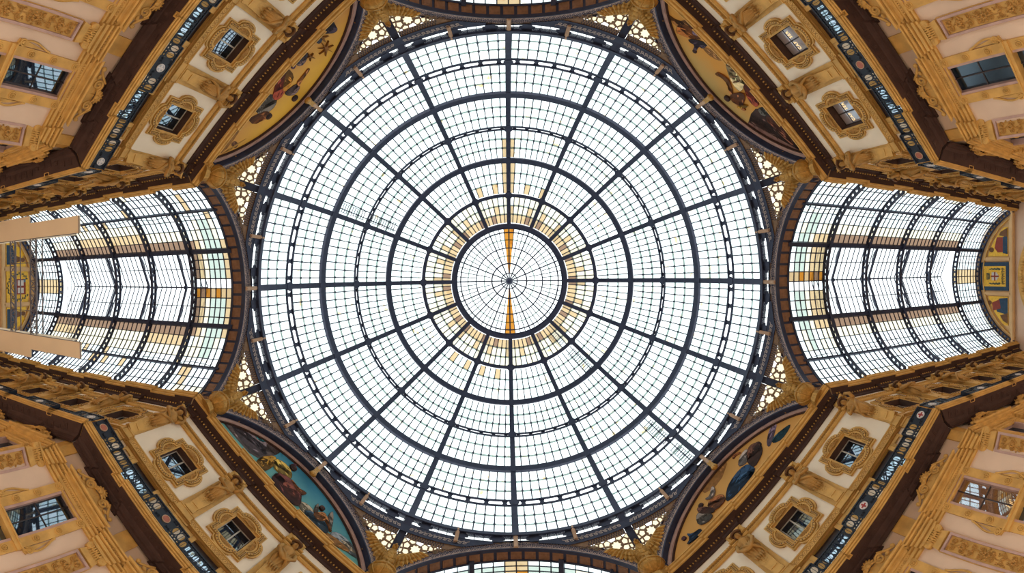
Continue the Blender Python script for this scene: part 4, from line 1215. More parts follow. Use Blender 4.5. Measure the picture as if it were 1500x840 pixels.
# ---- the mouldings of one wall
def brk_of(pils, half, off, x0, x1):
    out = []
    for p in pils:
        a, b = max(x0, p - half), min(x1, p + half)
        if b > a: out.append((a, b, off))
    return out
def wall_parts(w_, x0, x1, pils, bays, m0, m1):
    """m0, m1: mitre (dx per unit of offset) at the two ends"""
    def sw(name, prof, m, half, off, extra=(), **kw):
        q = MB(); q.sweep(steps(x0, x1, brk_of(pils, half, off, x0, x1) + list(extra)), prof, m0, m1); return obj(name, q, m, w_, **kw)
    obj('plaster', wall_mesh(x0, x1, bays, -ZC, 27.2), parent=w_)
    # attic cornice
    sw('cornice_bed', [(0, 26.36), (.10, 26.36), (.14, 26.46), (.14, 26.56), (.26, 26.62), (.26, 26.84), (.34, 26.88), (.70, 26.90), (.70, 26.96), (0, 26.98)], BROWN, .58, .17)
    sw('cornice_crown', [(0, 26.96), (.68, 26.93), (.80, 26.94), (.84, 27.04), (.74, 27.07), (.74, 27.12), (.92, 27.14), (.98, 27.26), (.86, 27.29), (.86, 27.33), (1.0, 27.34), (1.0, 27.42), (0, 27.46)], OCHRE, .58, .17)
    d = MB(); n = int((x1 - x0) / .24)
    for i in range(n):
        x = x0 + .12 + .24 * i; o = .17 if any(abs(x - p) < .58 for p in pils) else 0
        d.box(x - .04, x + .04, -.34 - o, -.24 - o, 26.70, 26.78)
    obj('dentil', d, OCHRE, w_, kind='stuff')
    # rod moulding, capitals of the attic order
    sw('rod_moulding', [(0, 25.06), (.12, 25.06), (.16, 25.12), (.20, 25.16), (.20, 25.22), (.03, 25.26), (.03, 25.43), (.20, 25.46), (.24, 25.54), (.16, 25.62), (0, 25.64)], OCHRE, .5, .16)
    q = MB(); n = int((x1 - x0) / .20)
    for i in range(n):
        x = x0 + .1 + .2 * i
        if not any(abs(x - p) < .55 for p in pils): q.ell((x, -.17, 25.25), (.085, .06, .055), 6, 4), q.ell((x + .1, -.20, 25.52), (.07, .05, .05), 6, 4)
    obj('leaf_beading', q, OCHRE2, w_, kind='stuff')
    q = MB(); q.sweep(steps(x0, x1, brk_of(pils, .5, .16, x0, x1)), [(0, 25.285), (.06, 25.285), (.06, 25.425), (0, 25.425)], m0, m1); obj('rod_channel', q, DARK_CARVE, w_)
    # band under the attic windows: guilloche, groove, stepped mouldings
    sw('plinth_band', [(0, 20.10), (.30, 20.10), (.30, 20.16), (.06, 20.20), (.06, 20.28), (.12, 20.30), (.12, 20.68), (.16, 20.70), (.16, 20.78), (0, 20.78)], OCHRE, .5, .1)
    q = MB(); n = int((x1 - x0) / .34)
    for i in range(n):
        x = x0 + .17 + .34 * i
        if any(abs(x - p) < .5 for p in pils): continue
        q.tube([(x + .15 * cos(2 * pi * k / 8), -.11, 20.47 + .15 * sin(2 * pi * k / 8)) for k in range(8)], .03, 4, closed=True); q.ell((x, -.11, 20.47), (.05, .04, .05), 5, 4); q.ell((x + .17, -.11, 20.47), (.035, .04, .1), 5, 4)
    obj('guilloche', q, OCHRE2, w_, kind='stuff')
    sw('attic_base', [(0, 19.99), (.14, 19.99), (.20, 20.03), (.20, 20.06), (.06, 20.07), (.06, 20.10), (0, 20.10)], OCHRE2, .55, .12)
    for p in pils:                                            # attic pilaster strips, pedestals, blocks
        a, b = max(x0, p - .52), min(x1, p + .52)
        edge = (abs(p - x0) < .01) or (abs(p - x1) < .01)
        if b - a < .1: continue
        for nm, z0_, z1_, o, m in (('pilaster_strip', 20.74, 25.10, .11, OCHRE), ('pilaster_block', 25.64, 26.36, .16, OCHRE), ('pedestal', 17.42, 20.0, .20, OCHRE), ('pedestal_cap', 19.86, 20.0, .25, OCHRE)):
            aa, bb = a, b
            if nm.startswith('pedestal'): aa, bb = max(x0, p - .56), min(x1, p + .56)
            q = MB(); q.sweep([(aa, 0), (aa, -1e-3), (bb, -1e-3), (bb, 0)] if not edge else [(aa, 0), (bb, 0)], [(0, z0_), (o, z0_), (o, z1_), (0, z1_)],
                              m0 if abs(aa - x0) < .01 else 0, m1 if abs(bb - x1) < .01 else 0); obj(nm, q, m, w_)
        q = MB(); q.sweep([(a, 0), (b, 0)], [(0, 15.5), (.15, 15.5), (.15, 16.64), (0, 16.64)], m0 if abs(a - x0) < .01 else 0, m1 if abs(b - x1) < .01 else 0); obj('frieze_block', q, OCHRE, w_)
    for c in bays:                                            # framed plaster panels beside the balcony doors
        for sg in (-1, 1):
            a, b = sorted((c + sg * 1.30, c + sg * 2.16))
            q = MB(); q.ring([(a, 17.45), (b, 17.45), (b, 19.98), (a, 19.98)], [(a + .13, 17.6), (b - .13, 17.6), (b - .13, 19.78), (a + .13, 19.78)], -.10, 0, lambda u, v, d_: (u, d_, v))
            q.ring([(a + .1, 17.55), (b - .1, 17.55), (b - .1, 19.86), (a + .1, 19.86)], [(a + .17, 17.7), (b - .17, 17.7), (b - .17, 19.70), (a + .17, 19.70)], -.15, -.05, lambda u, v, d_: (u, d_, v))
            obj('panel_moulding', q, OCHRE, w_)
    # balcony
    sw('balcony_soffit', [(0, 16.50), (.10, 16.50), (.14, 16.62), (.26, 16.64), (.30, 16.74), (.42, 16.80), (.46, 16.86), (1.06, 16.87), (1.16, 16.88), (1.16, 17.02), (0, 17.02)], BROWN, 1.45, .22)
    sw('balcony_edge', [(1.14, 16.875), (1.218, 16.86), (1.224, 16.918), (1.153, 16.933), (1.153, 16.969), (1.27, 16.976), (1.289, 17.034), (1.205, 17.056), (1.205, 17.092), (1.322, 17.092), (1.341, 17.165), (1.341, 17.208), (1.27, 17.223), (1.27, 17.252), (1.322, 17.259), (1.322, 17.31), (0, 17.3), (0, 17.05), (1.14, 17.005)], OCHRE, 1.45, .22)
    q = MB(); n = int((x1 - x0) / .62)
    for i in range(n):                                        # leaf brackets of the soffit
        x = x0 + .31 + .62 * i; o = .22 if any(abs(x - p) < 1.45 for p in pils) else 0
        q.box(x - .20, x + .20, -.92 - o, -.54 - o, 16.835, 16.87); q.ell((x, -.73 - o, 16.83), (.11, .13, .03), 6, 4)
        q.ell((x, -.36, 16.74), (.12, .07, .07), 6, 4)
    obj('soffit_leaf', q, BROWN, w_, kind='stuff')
    # main-floor entablature
    sw('entablature', [(0, 14.44), (.14, 14.44), (.16, 14.54), (.05, 14.56), (.05, 14.62), (.18, 14.64), (.18, 14.80), (.08, 14.82), (.08, 14.88), (.22, 14.90), (.24, 14.98), (.12, 15.0), (.12, 15.08), (.30, 15.10), (.34, 15.18), (.22, 15.21), (.22, 15.25), (.36, 15.27), (.38, 15.35), (.30, 15.38), (0, 15.40)], OCHRE, .66, .16)
    q = MB(); n = int((x1 - x0) / .16)
    for i in range(n):
        x = x0 + .08 + .16 * i; o = .16 if any(abs(x - p) < .66 for p in pils) else 0
        q.box(x - .045, x + .045, -.24 - o, -.12 - o, 15.0, 15.07)
    obj('dentil', q, OCHRE2, w_, kind='stuff')
def railing(label, loc, rz, x0, x1, pils, style, yb=-1.18, skip_end=None):
    t = thing('balcony_railing', label, 'railing', loc, rz, 'pierced navy balcony railings')
    brk = brk_of(pils, 1.42, .22, x0, x1); pts = steps(x0, x1, brk)
    ext0 = T225 * 1.18
    for (ax, ay), (bx, by) in zip(pts, pts[1:]):
        if abs(bx - ax) < .05:
            m = MB(); m.box(ax - .04, ax + .04, yb - .22, yb, RZ0, RZ1 + .02); obj('railing_return', m, IRON3, t); continue
        a, b = ax, bx
        if abs(a - x0) < .01 and abs(x0 - pils[0]) < .01: a -= ext0
        if abs(b - x1) < .01 and abs(x1 - pils[-1]) < .01: b += ext0
        mids = [p for p in pils if a - .7 < p < b + .7]
        y = yb + ay
        cur = a
        for p in mids:
            w0 = .62
            lo_, hi_ = max(a, p - w0), min(b, p + w0)
            if hi_ - lo_ < .2: continue
            if lo_ - cur > .15: obj('railing_panel', rail_panel(cur, lo_, y), IRON3, t)
            mp = obj('medallion_panel', medal((lo_ + hi_) / 2, y, (hi_ - lo_) / 2), IRON3, t)
            if hi_ - lo_ > 1.0: obj('medallion', DISC[style], parent=mp, loc=(p, y, 17.95))
            cur = hi_
        if b - cur > .15: obj('railing_panel', rail_panel(cur, b, y), IRON3, t)
    return t

# ---- the four octagon walls
DI = {225: ('wall_northwest', 'palm-tree mural', 'pale', 'dark', 'grey'), 315: ('wall_northeast', 'striped-robe mural', 'dark', 'grey', 'red'),
      135: ('wall_southwest', 'blue-sky mural', 'pale', 'dark', 'red'), 45: ('wall_southeast', 'blue-robe mural', 'pale', 'dark', 'white')}
POS = {-5.6: None, 0.0: None, 5.6: None}
for az, (wn, mural, sash, gk, md) in DI.items():
    a = radians(az); loc = (D_WALL * cos(a), D_WALL * sin(a), ZC); rz = a - pi / 2
    w_ = thing(wn, 'ochre and cream octagon facade below the ' + mural, 'facade', loc, rz, kind='structure')
    wall_parts(w_, -HW, HW, PIL_D, BAY_D, -T225, T225)
    # local +x runs clockwise in the picture for the upper walls: name the bays by what they stand beside
    def where(x):
        X = loc[0] + x * cos(rz); Y = loc[1] + x * sin(rz)
        if abs(x) < 1: return 'middle bay'
        arm = ('crest-panel' if X > 0 else 'scaffolded') + ' vault' if abs(X) > abs(Y) else ('top' if Y < 0 else 'bottom') + ' arch'
        return 'bay next to the ' + arm
    for i, x in enumerate(BAY_D):
        p = (loc[0] + x * cos(rz), loc[1] + x * sin(rz), ZC)
        let = ('CAF', 'SER') if az == 315 else None
        st, g2 = sash, gk
        if az == 45 and i == 0: st = 'pale'
        if az == 45 and i == 1: g2 = 'dark'
        desc = {225: 'quatrefoil window with white cross bars under the ', 315: 'quatrefoil window with gold lettered panes under the ', 135: 'ochre quatrefoil window reflecting roof bars under the ', 45: 'quatrefoil window with pale mullion under the '}[az]
        quat_window(desc + mural + ', ' + where(x), p, rz, st, g2, let)
        low_window('tall window ' + ('lit warm inside ' if az == 45 and i != 1 else 'with dark panes ') + 'below the ' + mural + ', ' + where(x), p, rz, 'dim' if az == 315 else 'dark', az == 45 and i == 2 or az == 45 and i == 0)
        balcony_door('dark balcony door behind the railing under the ' + mural + ', ' + where(x), p, rz)
    for i, x in enumerate(PIL_D):
        p = (loc[0] + x * cos(rz), loc[1] + x * sin(rz), ZC)
        if abs(x) < 5:
            herm('ochre draped herm under the ' + mural + ', on the pilaster nearer the ' + where(x * 2).replace('bay next to the ', ''), p, rz, (i + az // 45) % 3)
            pilaster('carved ochre pilaster below the ' + mural + ', nearer the ' + where(x * 2).replace('bay next to the ', ''), p, rz)
    railing('navy pierced railing with ' + {'grey': 'grey', 'red': 'red', 'white': 'red-cross'}[md] + ' medallions below the ' + mural, loc, rz, -HW, HW, PIL_D, md)
# ---- corner herms and pilasters (on the bisector)
for az, txt in corner.items():
    a = radians(az); R_ = hypot(XC, WA); k = round((az - 22.5) / 45)
    aa = atan2(WA, XC); base = radians(round(az / 90) * 90); sg = 1 if (az % 90) < 45 else -1
    ang = base + sg * aa
    bis = ang - sg * aa + sg * radians(22.5)
    loc = (R_ * cos(ang), R_ * sin(ang), ZC)
    herm('ochre corner herm ' + txt, loc, bis - pi / 2, (k * 2 + 1) % 3)
    pilaster('carved ochre corner pilaster ' + txt, loc, bis - pi / 2)

# ---- the arm walls
ARMW = [('wall_east_north', 1, -1, 'crest-panel vault, upper side'), ('wall_east_south', 1, 1, 'crest-panel vault, lower side'),
        ('wall_west_north', -1, -1, 'scaffolded vault, upper side'), ('wall_west_south', -1, 1, 'scaffolded vault, lower side')]
nth = ['first', 'second', 'third', 'fourth', 'fifth', 'sixth']
for (wn, sx, sy, txt) in ARMW:
    rz = 0.0 if sy > 0 else pi
    dirx = sx * (1 if sy > 0 else -1)                          # local x of the outward run
    loc = (sx * XC, sy * WA, ZC)
    w_ = thing(wn, 'ochre and cream arcade facade along the ' + txt, 'facade', loc, rz, kind='structure')
    pils = sorted(dirx * p for p in PIL_A); bays = sorted(dirx * b for b in BAY_A)
    x0, x1 = (0.0, ARM_L) if dirx > 0 else (-ARM_L, 0.0)
    wall_parts(w_, x0, x1, pils, bays, -T225 if dirx > 0 else 0, T225 if dirx < 0 else 0)
    for i, b in enumerate(BAY_A):
        p = (loc[0] + sx * b, loc[1], ZC)
        quat_window('quatrefoil window seen steeply, %s bay from the octagon, %s' % (nth[i], txt), p, rz, 'pale', 'dark')
        balcony_door('dark balcony door, %s bay from the octagon, %s' % (nth[i], txt), p, rz)
        if i < 3: low_window('tall pedimented window, %s bay from the octagon, %s' % (nth[i], txt), p, rz)
    for i, b in enumerate(PIL_A):
        if i == 0 or i > 4: continue
        p = (loc[0] + sx * b, loc[1], ZC)
        herm('ochre draped herm, %s pilaster in from the corner, %s' % (nth[i - 1], txt), p, rz, (i + sx + sy + 3) % 3)
        if i < 3: pilaster('carved ochre pilaster, %s in from the corner, %s' % (nth[i - 1], txt), p, rz)
    railing('navy pierced railing along the %s' % txt, loc, rz, x0, x1, pils, 'grey')
# plain piers of the two arms cut by the top and bottom edges
for (wn, sx, sy) in (('wall_north_west', -1, -1), ('wall_north_east', 1, -1), ('wall_south_west', -1, 1), ('wall_south_east', 1, 1)):
    m = MB()
    xa, xb = sorted((sx * WA, sx * (WA + .8))); ya, yb = sorted((sy * XC, sy * 38))
    m.box(xa, xb, ya, yb, -ZC, 27.4)
    tag(obj(wn, m, CREAM2, loc=ORIGIN), 'plain side wall of the arm beyond the picture edge', 'wall', None, 'structure')
for sy in (-1, 1):
    m = MB(); ya, yb = sorted((sy * 37.4, sy * 38)); m.box(-9.2, 9.2, ya, yb, -ZC, 34)
    tag(obj('wall_north' if sy < 0 else 'wall_south', m, CREAM2, loc=ORIGIN), 'plain end wall of the arm beyond the picture edge', 'wall', None, 'structure')
m = MB(); m.box(-50, 50, -42, 42, -ZC - .3, -ZC)
tag(obj('floor', m, FLOOR, loc=ORIGIN), 'pale mosaic floor far below the dome, out of the picture', 'floor', None, 'structure')
# ================================================================== the four murals
MURAL = {
 225: [
  ('haze', [(6.77,28.17),(5.71,28.52),(3.95,28.28),(2.54,28.38),(1.6,28.11),(2.39,26.92),(5.69,27.04)]),
  ('haze2', [(5.64,28.44),(5.24,28.62),(5.4,29.32),(5.85,29.31)]),
  ('sand', [(6.77,28.17),(5.48,29.02),(4.55,29.78),(6.05,28.89)]),
  ('grey', [(2.63,28.1),(1.67,27.93),(1.18,28.29),(1.13,29.3),(1.73,29.83),(2.34,29.64),(2.86,29.19)]),
  ('skin2', [(3.46,28.2),(2.84,28.75),(2.33,29.2),(2.32,30.2),(2.6,30.43),(2.93,29.85),(3.65,29.23)]),
  ('brown', ((2.59, 30.06), 0.27)),
  ('rust', [(1.0,28.54),(0.03,27.76),(-0.52,27.54),(-0.94,27.83),(-0.45,28.85),(0.79,29.7),(1.37,29.39),(1.32,28.83)]),
  ('ochre', [(-0.94,27.83),(-0.8,29.02),(-0.26,29.43),(0.24,29.51),(0.6,29.28),(-0.13,28.52)]),
  ('greyv', [(0.62,29.6),(0.16,29.69),(-0.44,29.96),(-0.48,30.55),(0.16,30.79),(0.56,30.28)]),
  ('skin', [(-0.46,29.87),(-1.17,29.84),(-1.8,29.74),(-1.83,29.95),(-1.53,30.08),(-0.72,30.24),(-0.37,30.52)]),
  ('brown', ((0.46, 31.09), 0.27)),
  ('plum', [(-1.15,27.9),(-1.52,27.77),(-1.59,28.2),(-1.25,28.48),(-1.03,28.37)]),
  ('greyv', [(-1.44,28.33),(-1.97,27.97),(-2.49,28.04),(-2.5,28.49),(-2.07,28.88),(-1.6,28.84)]),
  ('slate', ((-1.65, 28.4), 0.09)),
  ('slate', ((-1.75, 28.77), 0.09)),
  ('slate', ((-1.9, 28.37), 0.09)),
  ('slate', ((-2.11, 28.6), 0.09)),
  ('slate', ((-2.29, 28.43), 0.09)),
  ('leaf', [(-3.57,29.64),(-3.24,28.87),(-3.58,29.44),(-3.7,28.72),(-3.68,29.44),(-4.13,29.15),(-3.74,29.61),(-4.16,29.98),(-3.71,29.77),(-3.79,30.57),(-3.62,29.8),(-3.23,30.25),(-3.49,29.71),(-3.02,29.48)]),
  ('leaf', [(-2.45,28.92),(-2.17,28.55),(-2.46,28.79),(-2.54,28.33),(-2.54,28.84),(-2.79,28.88),(-2.53,28.98),(-2.62,29.43),(-2.46,29.04),(-2.25,29.23)]),
  ('leaf', [(-3.88,28.23),(-3.83,27.67),(-4.02,28.32),(-4.35,28.73),(-4.0,28.51),(-3.89,29.06),(-3.87,28.43)]),
  ('slate', ((-3.65, 28.31), 0.2)),
  ('dusk', [(-4.15,27.92),(-4.56,27.84),(-4.9,28.05),(-5.21,27.73),(-5.12,28.32),(-5.07,28.85),(-4.75,28.85),(-4.43,28.42)]),
 ],
 315: [
  ('rock', [(-3.51,31.67),(-2.48,29.46),(-2.88,28.36),(-3.75,27.39),(-5.25,27.6),(-7.02,28.28),(-5.81,29.73),(-4.57,30.43)]),
  ('rock2', [(-3.32,29.16),(-3.76,27.88),(-5.14,27.97),(-6.45,28.41),(-5.24,28.83)]),
  ('rock3', [(-2.56,29.01),(-2.76,27.96),(-3.32,28.12),(-3.32,29.16)]),
  ('haze', [(3.31,28.91),(2.4,28.23),(1.48,28.18),(1.73,28.69),(2.46,29.05)]),
  ('rustl', [(6.59,28.97),(5.46,28.71),(5.15,27.92),(4.24,27.63),(4.43,28.58),(5.3,29.38)]),
  ('orange', [(5.12,29.9),(5.37,28.88),(4.8,28.25),(4.06,28.1),(3.38,28.02),(3.88,28.91),(4.49,29.49)]),
  ('lilac', [(4.38,28.18),(3.88,27.79),(3.79,28.26),(4.23,28.61)]),
  ('dusk', [(4.18,29.37),(3.6,28.58),(2.96,28.09),(2.98,28.98),(3.31,29.07),(3.14,30.04),(3.4,29.92),(3.54,29.32),(3.94,29.53)]),
  ('brown', ((3.25, 29.9), 0.17)),
  ('stripe', [(1.45,27.94),(1.02,27.68),(0.45,27.58),(-0.53,27.85),(-1.01,29.04),(-0.55,29.26),(0.09,29.07),(0.78,28.59)]),
  ('stripeD', [(0.82,28.3),(0.48,27.95),(0.38,28.04),(0.7,28.42)]),
  ('stripeD', [(0.4,28.76),(0.1,28.08),(-0.02,28.18),(0.26,28.83)]),
  ('stripeD', [(-0.04,28.97),(-0.24,28.12),(-0.35,28.23),(-0.19,29.06)]),
  ('stripeD', [(1.15,28.16),(0.83,27.87),(0.74,27.94),(1.03,28.28)]),
  ('skin', [(1.14,29.84),(1.08,29.54),(0.65,29.28),(0.13,29.16),(-0.8,29.99),(-0.67,30.31),(0.07,29.63),(0.62,29.63),(1.01,29.95)]),
  ('skin2', [(-0.67,30.31),(-1.08,28.86),(-1.51,29.15),(-1.88,30.08),(-2.34,30.11),(-2.13,30.42),(-1.64,30.48),(-1.16,30.72)]),
  ('rust', [(-0.57,28.17),(-1.06,27.63),(-2.0,27.91),(-2.56,28.75),(-1.92,29.01),(-1.31,28.75)]),
  ('brown', ((-0.83, 30.94), 0.26)),
  ('gold', [(-1.64,30.48),(-2.04,29.43),(-2.15,29.87),(-1.86,30.64)]),
 ],
 135: [
  ('arch', [(-7.27,28.31),(-6.67,29.09),(-5.35,30.34),(-2.91,32.08),(-2.7,31.02),(-2.99,29.7),(-3.43,28.44),(-5.37,28.32)]),
  ('arch2', [(-6.54,28.94),(-5.29,30.26),(-3.98,31.06),(-3.23,29.76),(-3.48,28.75),(-4.94,28.55)]),
  ('arch3', [(-5.49,29.46),(-5.13,29.94),(-3.18,30.1),(-3.25,29.51)]),
  ('sky2', [(-5.29,30.4),(-4.66,30.97),(-4.07,31.32),(-3.97,30.61),(-4.5,30.2)]),
  ('plum', ((-4.51, 30.55), 0.14)),
  ('cloud', [(0.84,28.61),(1.05,29.16),(1.73,29.4),(2.19,29.08),(2.1,28.32),(1.38,28.32)]),
  ('cloud2', [(3.81,28.72),(4.31,29.47),(5.32,29.55),(6.56,29.08),(6.85,28.8),(5.68,28.41),(4.51,28.37)]),
  ('cloud', [(4.55,28.98),(5.3,29.23),(6.27,28.96),(5.71,28.72)]),
  ('haze', [(2.28,28.02),(3.44,28.43),(4.63,28.82),(6.06,28.67),(4.4,27.93),(2.8,27.71)]),
  ('yellow', [(-3.07,28.09),(-3.25,28.97),(-2.77,30.52),(-2.22,30.03),(-2.16,28.58),(-2.44,28.16)]),
  ('yellow2', [(-2.58,30.25),(-2.0,30.73),(-1.33,30.78),(-0.8,30.34),(-0.72,29.57),(-1.41,29.44),(-2.15,29.38)]),
  ('wine', [(-1.58,28.17),(-1.68,29.26),(-0.93,29.88),(-0.32,29.83),(0.53,29.7),(1.15,28.54),(0.81,28.08),(-0.39,27.95)]),
  ('wine2', [(-0.89,28.68),(-0.67,29.49),(0.39,29.46),(0.74,28.76),(0.21,28.43)]),
  ('skin2', [(-0.69,29.9),(-0.52,29.99),(0.15,29.85),(0.67,30.15),(0.82,29.99),(0.64,29.51),(-0.02,29.52)]),
  ('brown', ((-1.22, 31.17), 0.29)),
  ('plum', [(-1.59,31.02),(-1.38,31.8),(-1.14,31.59),(-1.41,31.21)]),
  ('slate2', [(1.43,28.24),(2.01,29.09),(3.01,29.22),(3.68,28.81),(3.7,28.27),(2.98,28.0)]),
  ('grey', [(3.16,29.46),(2.95,30.36),(3.01,30.78),(3.4,30.14),(3.74,29.19),(3.79,28.83)]),
  ('grey', [(2.14,29.01),(1.82,29.89),(1.92,30.21),(2.33,29.32)]),
  ('skin', [(2.05,28.85),(2.33,29.48),(2.71,29.95),(3.02,29.54),(3.06,29.14),(2.64,28.61)]),
  ('skin', [(2.75,29.71),(2.98,29.78),(3.54,29.17),(3.91,28.87),(3.77,28.8),(3.2,29.22)]),
  ('brown', ((2.31, 30.14), 0.22)),
 ],
 45: [
  ('haze', [(-1.23,35.22),(0.32,33.22),(1.27,31.94),(-0.79,30.54),(-2.38,31.36)]),
  ('lilac', [(3.54,29.34),(4.31,30.02),(5.19,30.45),(5.31,29.91),(4.53,29.38),(3.94,29.01),(3.46,28.84)]),
  ('teal', [(3.92,29.06),(4.32,29.19),(5.04,28.96),(5.7,28.59),(5.34,28.33),(4.39,28.25),(3.88,28.68)]),
  ('navy', [(-1.52,28.5),(-0.8,29.42),(-0.14,29.79),(0.92,29.92),(1.63,29.57),(1.67,28.61),(1.35,28.32),(0.5,28.24),(-0.74,28.23)]),
  ('navy2', [(-0.18,29.29),(0.71,29.35),(1.25,28.95),(0.72,28.53),(-0.23,28.65)]),
  ('greyw', [(1.05,30.25),(1.64,30.84),(2.26,30.97),(2.56,30.78),(1.95,29.9),(1.45,29.76)]),
  ('skin2', [(1.28,31.48),(1.59,31.75),(2.11,31.23),(2.01,31.03),(1.63,31.34),(1.34,31.25)]),
  ('brown2', [(1.76,29.89),(2.54,30.75),(3.08,30.71),(3.42,30.01),(3.1,29.3),(2.63,28.91),(1.66,28.65),(1.64,29.31)]),
  ('brown', ((3.08, 30.08), 0.39)),
  ('skin2', [(-2.4,29.97),(-1.81,29.93),(-1.19,29.47),(-1.34,28.67),(-2.25,28.66),(-2.71,29.16)]),
  ('grey', [(-3.71,29.74),(-3.29,30.01),(-2.76,29.08),(-2.78,28.45),(-3.44,28.47),(-3.94,28.93)]),
  ('brown2', [(-3.19,30.52),(-2.8,30.16),(-2.29,28.9),(-2.63,28.68),(-3.34,29.76)]),
  ('brown', ((-2.83, 30.4), 0.21)),
  ('greyw', [(-2.34,30.56),(-1.85,30.36),(-1.37,30.94),(-1.15,30.8),(-1.49,30.05),(-2.06,30.03)]),
  ('navy', [(-5.49,28.27),(-4.96,28.49),(-4.94,29.2),(-4.66,28.68),(-3.99,28.52),(-4.1,28.09),(-4.9,28.1)]),
  ('plum', ((-5.31, 29.03), 0.18)),
 ],
}
PC = {'haze': '9A6A38', 'haze2': '7A5238', 'sand': 'C09048', 'grey': '6E6258', 'greyv': '6A5250', 'skin': '9C6030', 'skin2': '8A4E26', 'brown': '3A2018', 'brown2': '5A3424',
      'rust': '8A3420', 'rustl': '8E5A28', 'ochre': 'A86C1E', 'plum': '4A2C34', 'slate': '3C3C48', 'slate2': '3E5468', 'leaf': '8A5A28', 'dusk': '3C2E3C', 'rock': '5E4038', 'rock2': '74402C', 'rock3': '4A4640',
      'orange': 'A05A22', 'lilac': '7A6478', 'stripe': 'C8B080', 'stripeD': '6E5030', 'gold': 'B07C20', 'arch': '8A7674', 'arch2': '74646A', 'arch3': '5C5058', 'sky2': '2E8A96', 'cloud': 'A89880', 'cloud2': '7C8288',
      'yellow': '9A6C1C', 'yellow2': 'B89440', 'wine': '5A2A26', 'wine2': '74382A', 'teal': '1E4A58', 'navy': '16304E', 'navy2': '244668', 'greyw': '9C8C84'}
pmats = {}
def paint(c):
    if c not in pmats: pmats[c] = mat('paint ' + c, rgb(PC[c]), .8, .45, 2.6)
    return pmats[c]
def mural_mat(name, c0, c1, z0, z1, var):
    """painted ground: one colour passing into another up the picture, mottled"""
    m, nt, out = nodes_of(name); b = nt.nodes.new('ShaderNodeBsdfPrincipled'); b.inputs['Roughness'].default_value = .75
    tc = nt.nodes.new('ShaderNodeTexCoord'); sp = nt.nodes.new('ShaderNodeSeparateXYZ'); nz = nt.nodes.new('ShaderNodeTexNoise'); nz.inputs['Scale'].default_value = .8; nz.inputs['Detail'].default_value = 5
    ad = nt.nodes.new('ShaderNodeMath'); ad.operation = 'MULTIPLY_ADD'; ad.inputs[1].default_value = var; mr = nt.nodes.new('ShaderNodeMapRange'); mr.inputs[1].default_value = z0 + var / 2; mr.inputs[2].default_value = z1 + var / 2
    mx = nt.nodes.new('ShaderNodeMix'); mx.data_type = 'RGBA'; mx.inputs[6].default_value = (*c0, 1); mx.inputs[7].default_value = (*c1, 1)
    nt.links.new(tc.outputs['Object'], sp.inputs[0]); nt.links.new(tc.outputs['Object'], nz.inputs['Vector']); nt.links.new(nz.outputs[0], ad.inputs[0]); nt.links.new(sp.outputs[2], ad.inputs[2])
    nt.links.new(ad.outputs[0], mr.inputs[0]); nt.links.new(mr.outputs[0], mx.inputs[0]); nt.links.new(mx.outputs[2], b.inputs['Base Color']); nt.links.new(b.outputs[0], out.inputs[0]); return m
GROUND = {225: mural_mat('gold mural ground', rgb('C48A42'), rgb('DCA734'), 28, 31, 2.0), 315: mural_mat('gold and green mural ground', rgb('CC8E34'), rgb('A89A62'), 29.2, 32.6, 1.6),
          135: mural_mat('blue mural ground', rgb('62A09A'), rgb('2B7590'), 28, 31.4, 2.0), 45: mural_mat('ochre mural ground', rgb('CE9446'), rgb('BE8C44'), 28, 31, 2.0)}
MLAB = {225: 'arched mural of reclining figures and palms on a gold ground', 315: 'arched mural of a figure in a striped robe on a gold ground',
        135: 'arched mural of a robed figure and a winged child on blue sky', 45: 'arched mural of a bent figure in a dark blue robe on gold'}
PNAME = {'leaf': 'painted_palm', 'cloud': 'painted_cloud', 'cloud2': 'painted_cloud', 'rock': 'painted_rock', 'arch': 'painted_building', 'sky2': 'painted_sky', 'haze': 'painted_haze', 'lilac': 'painted_smoke'}
seg = [(p[0], p[1]) for p in arc(0, AZ0, 8.1, radians(25.6), radians(154.4), 48)]
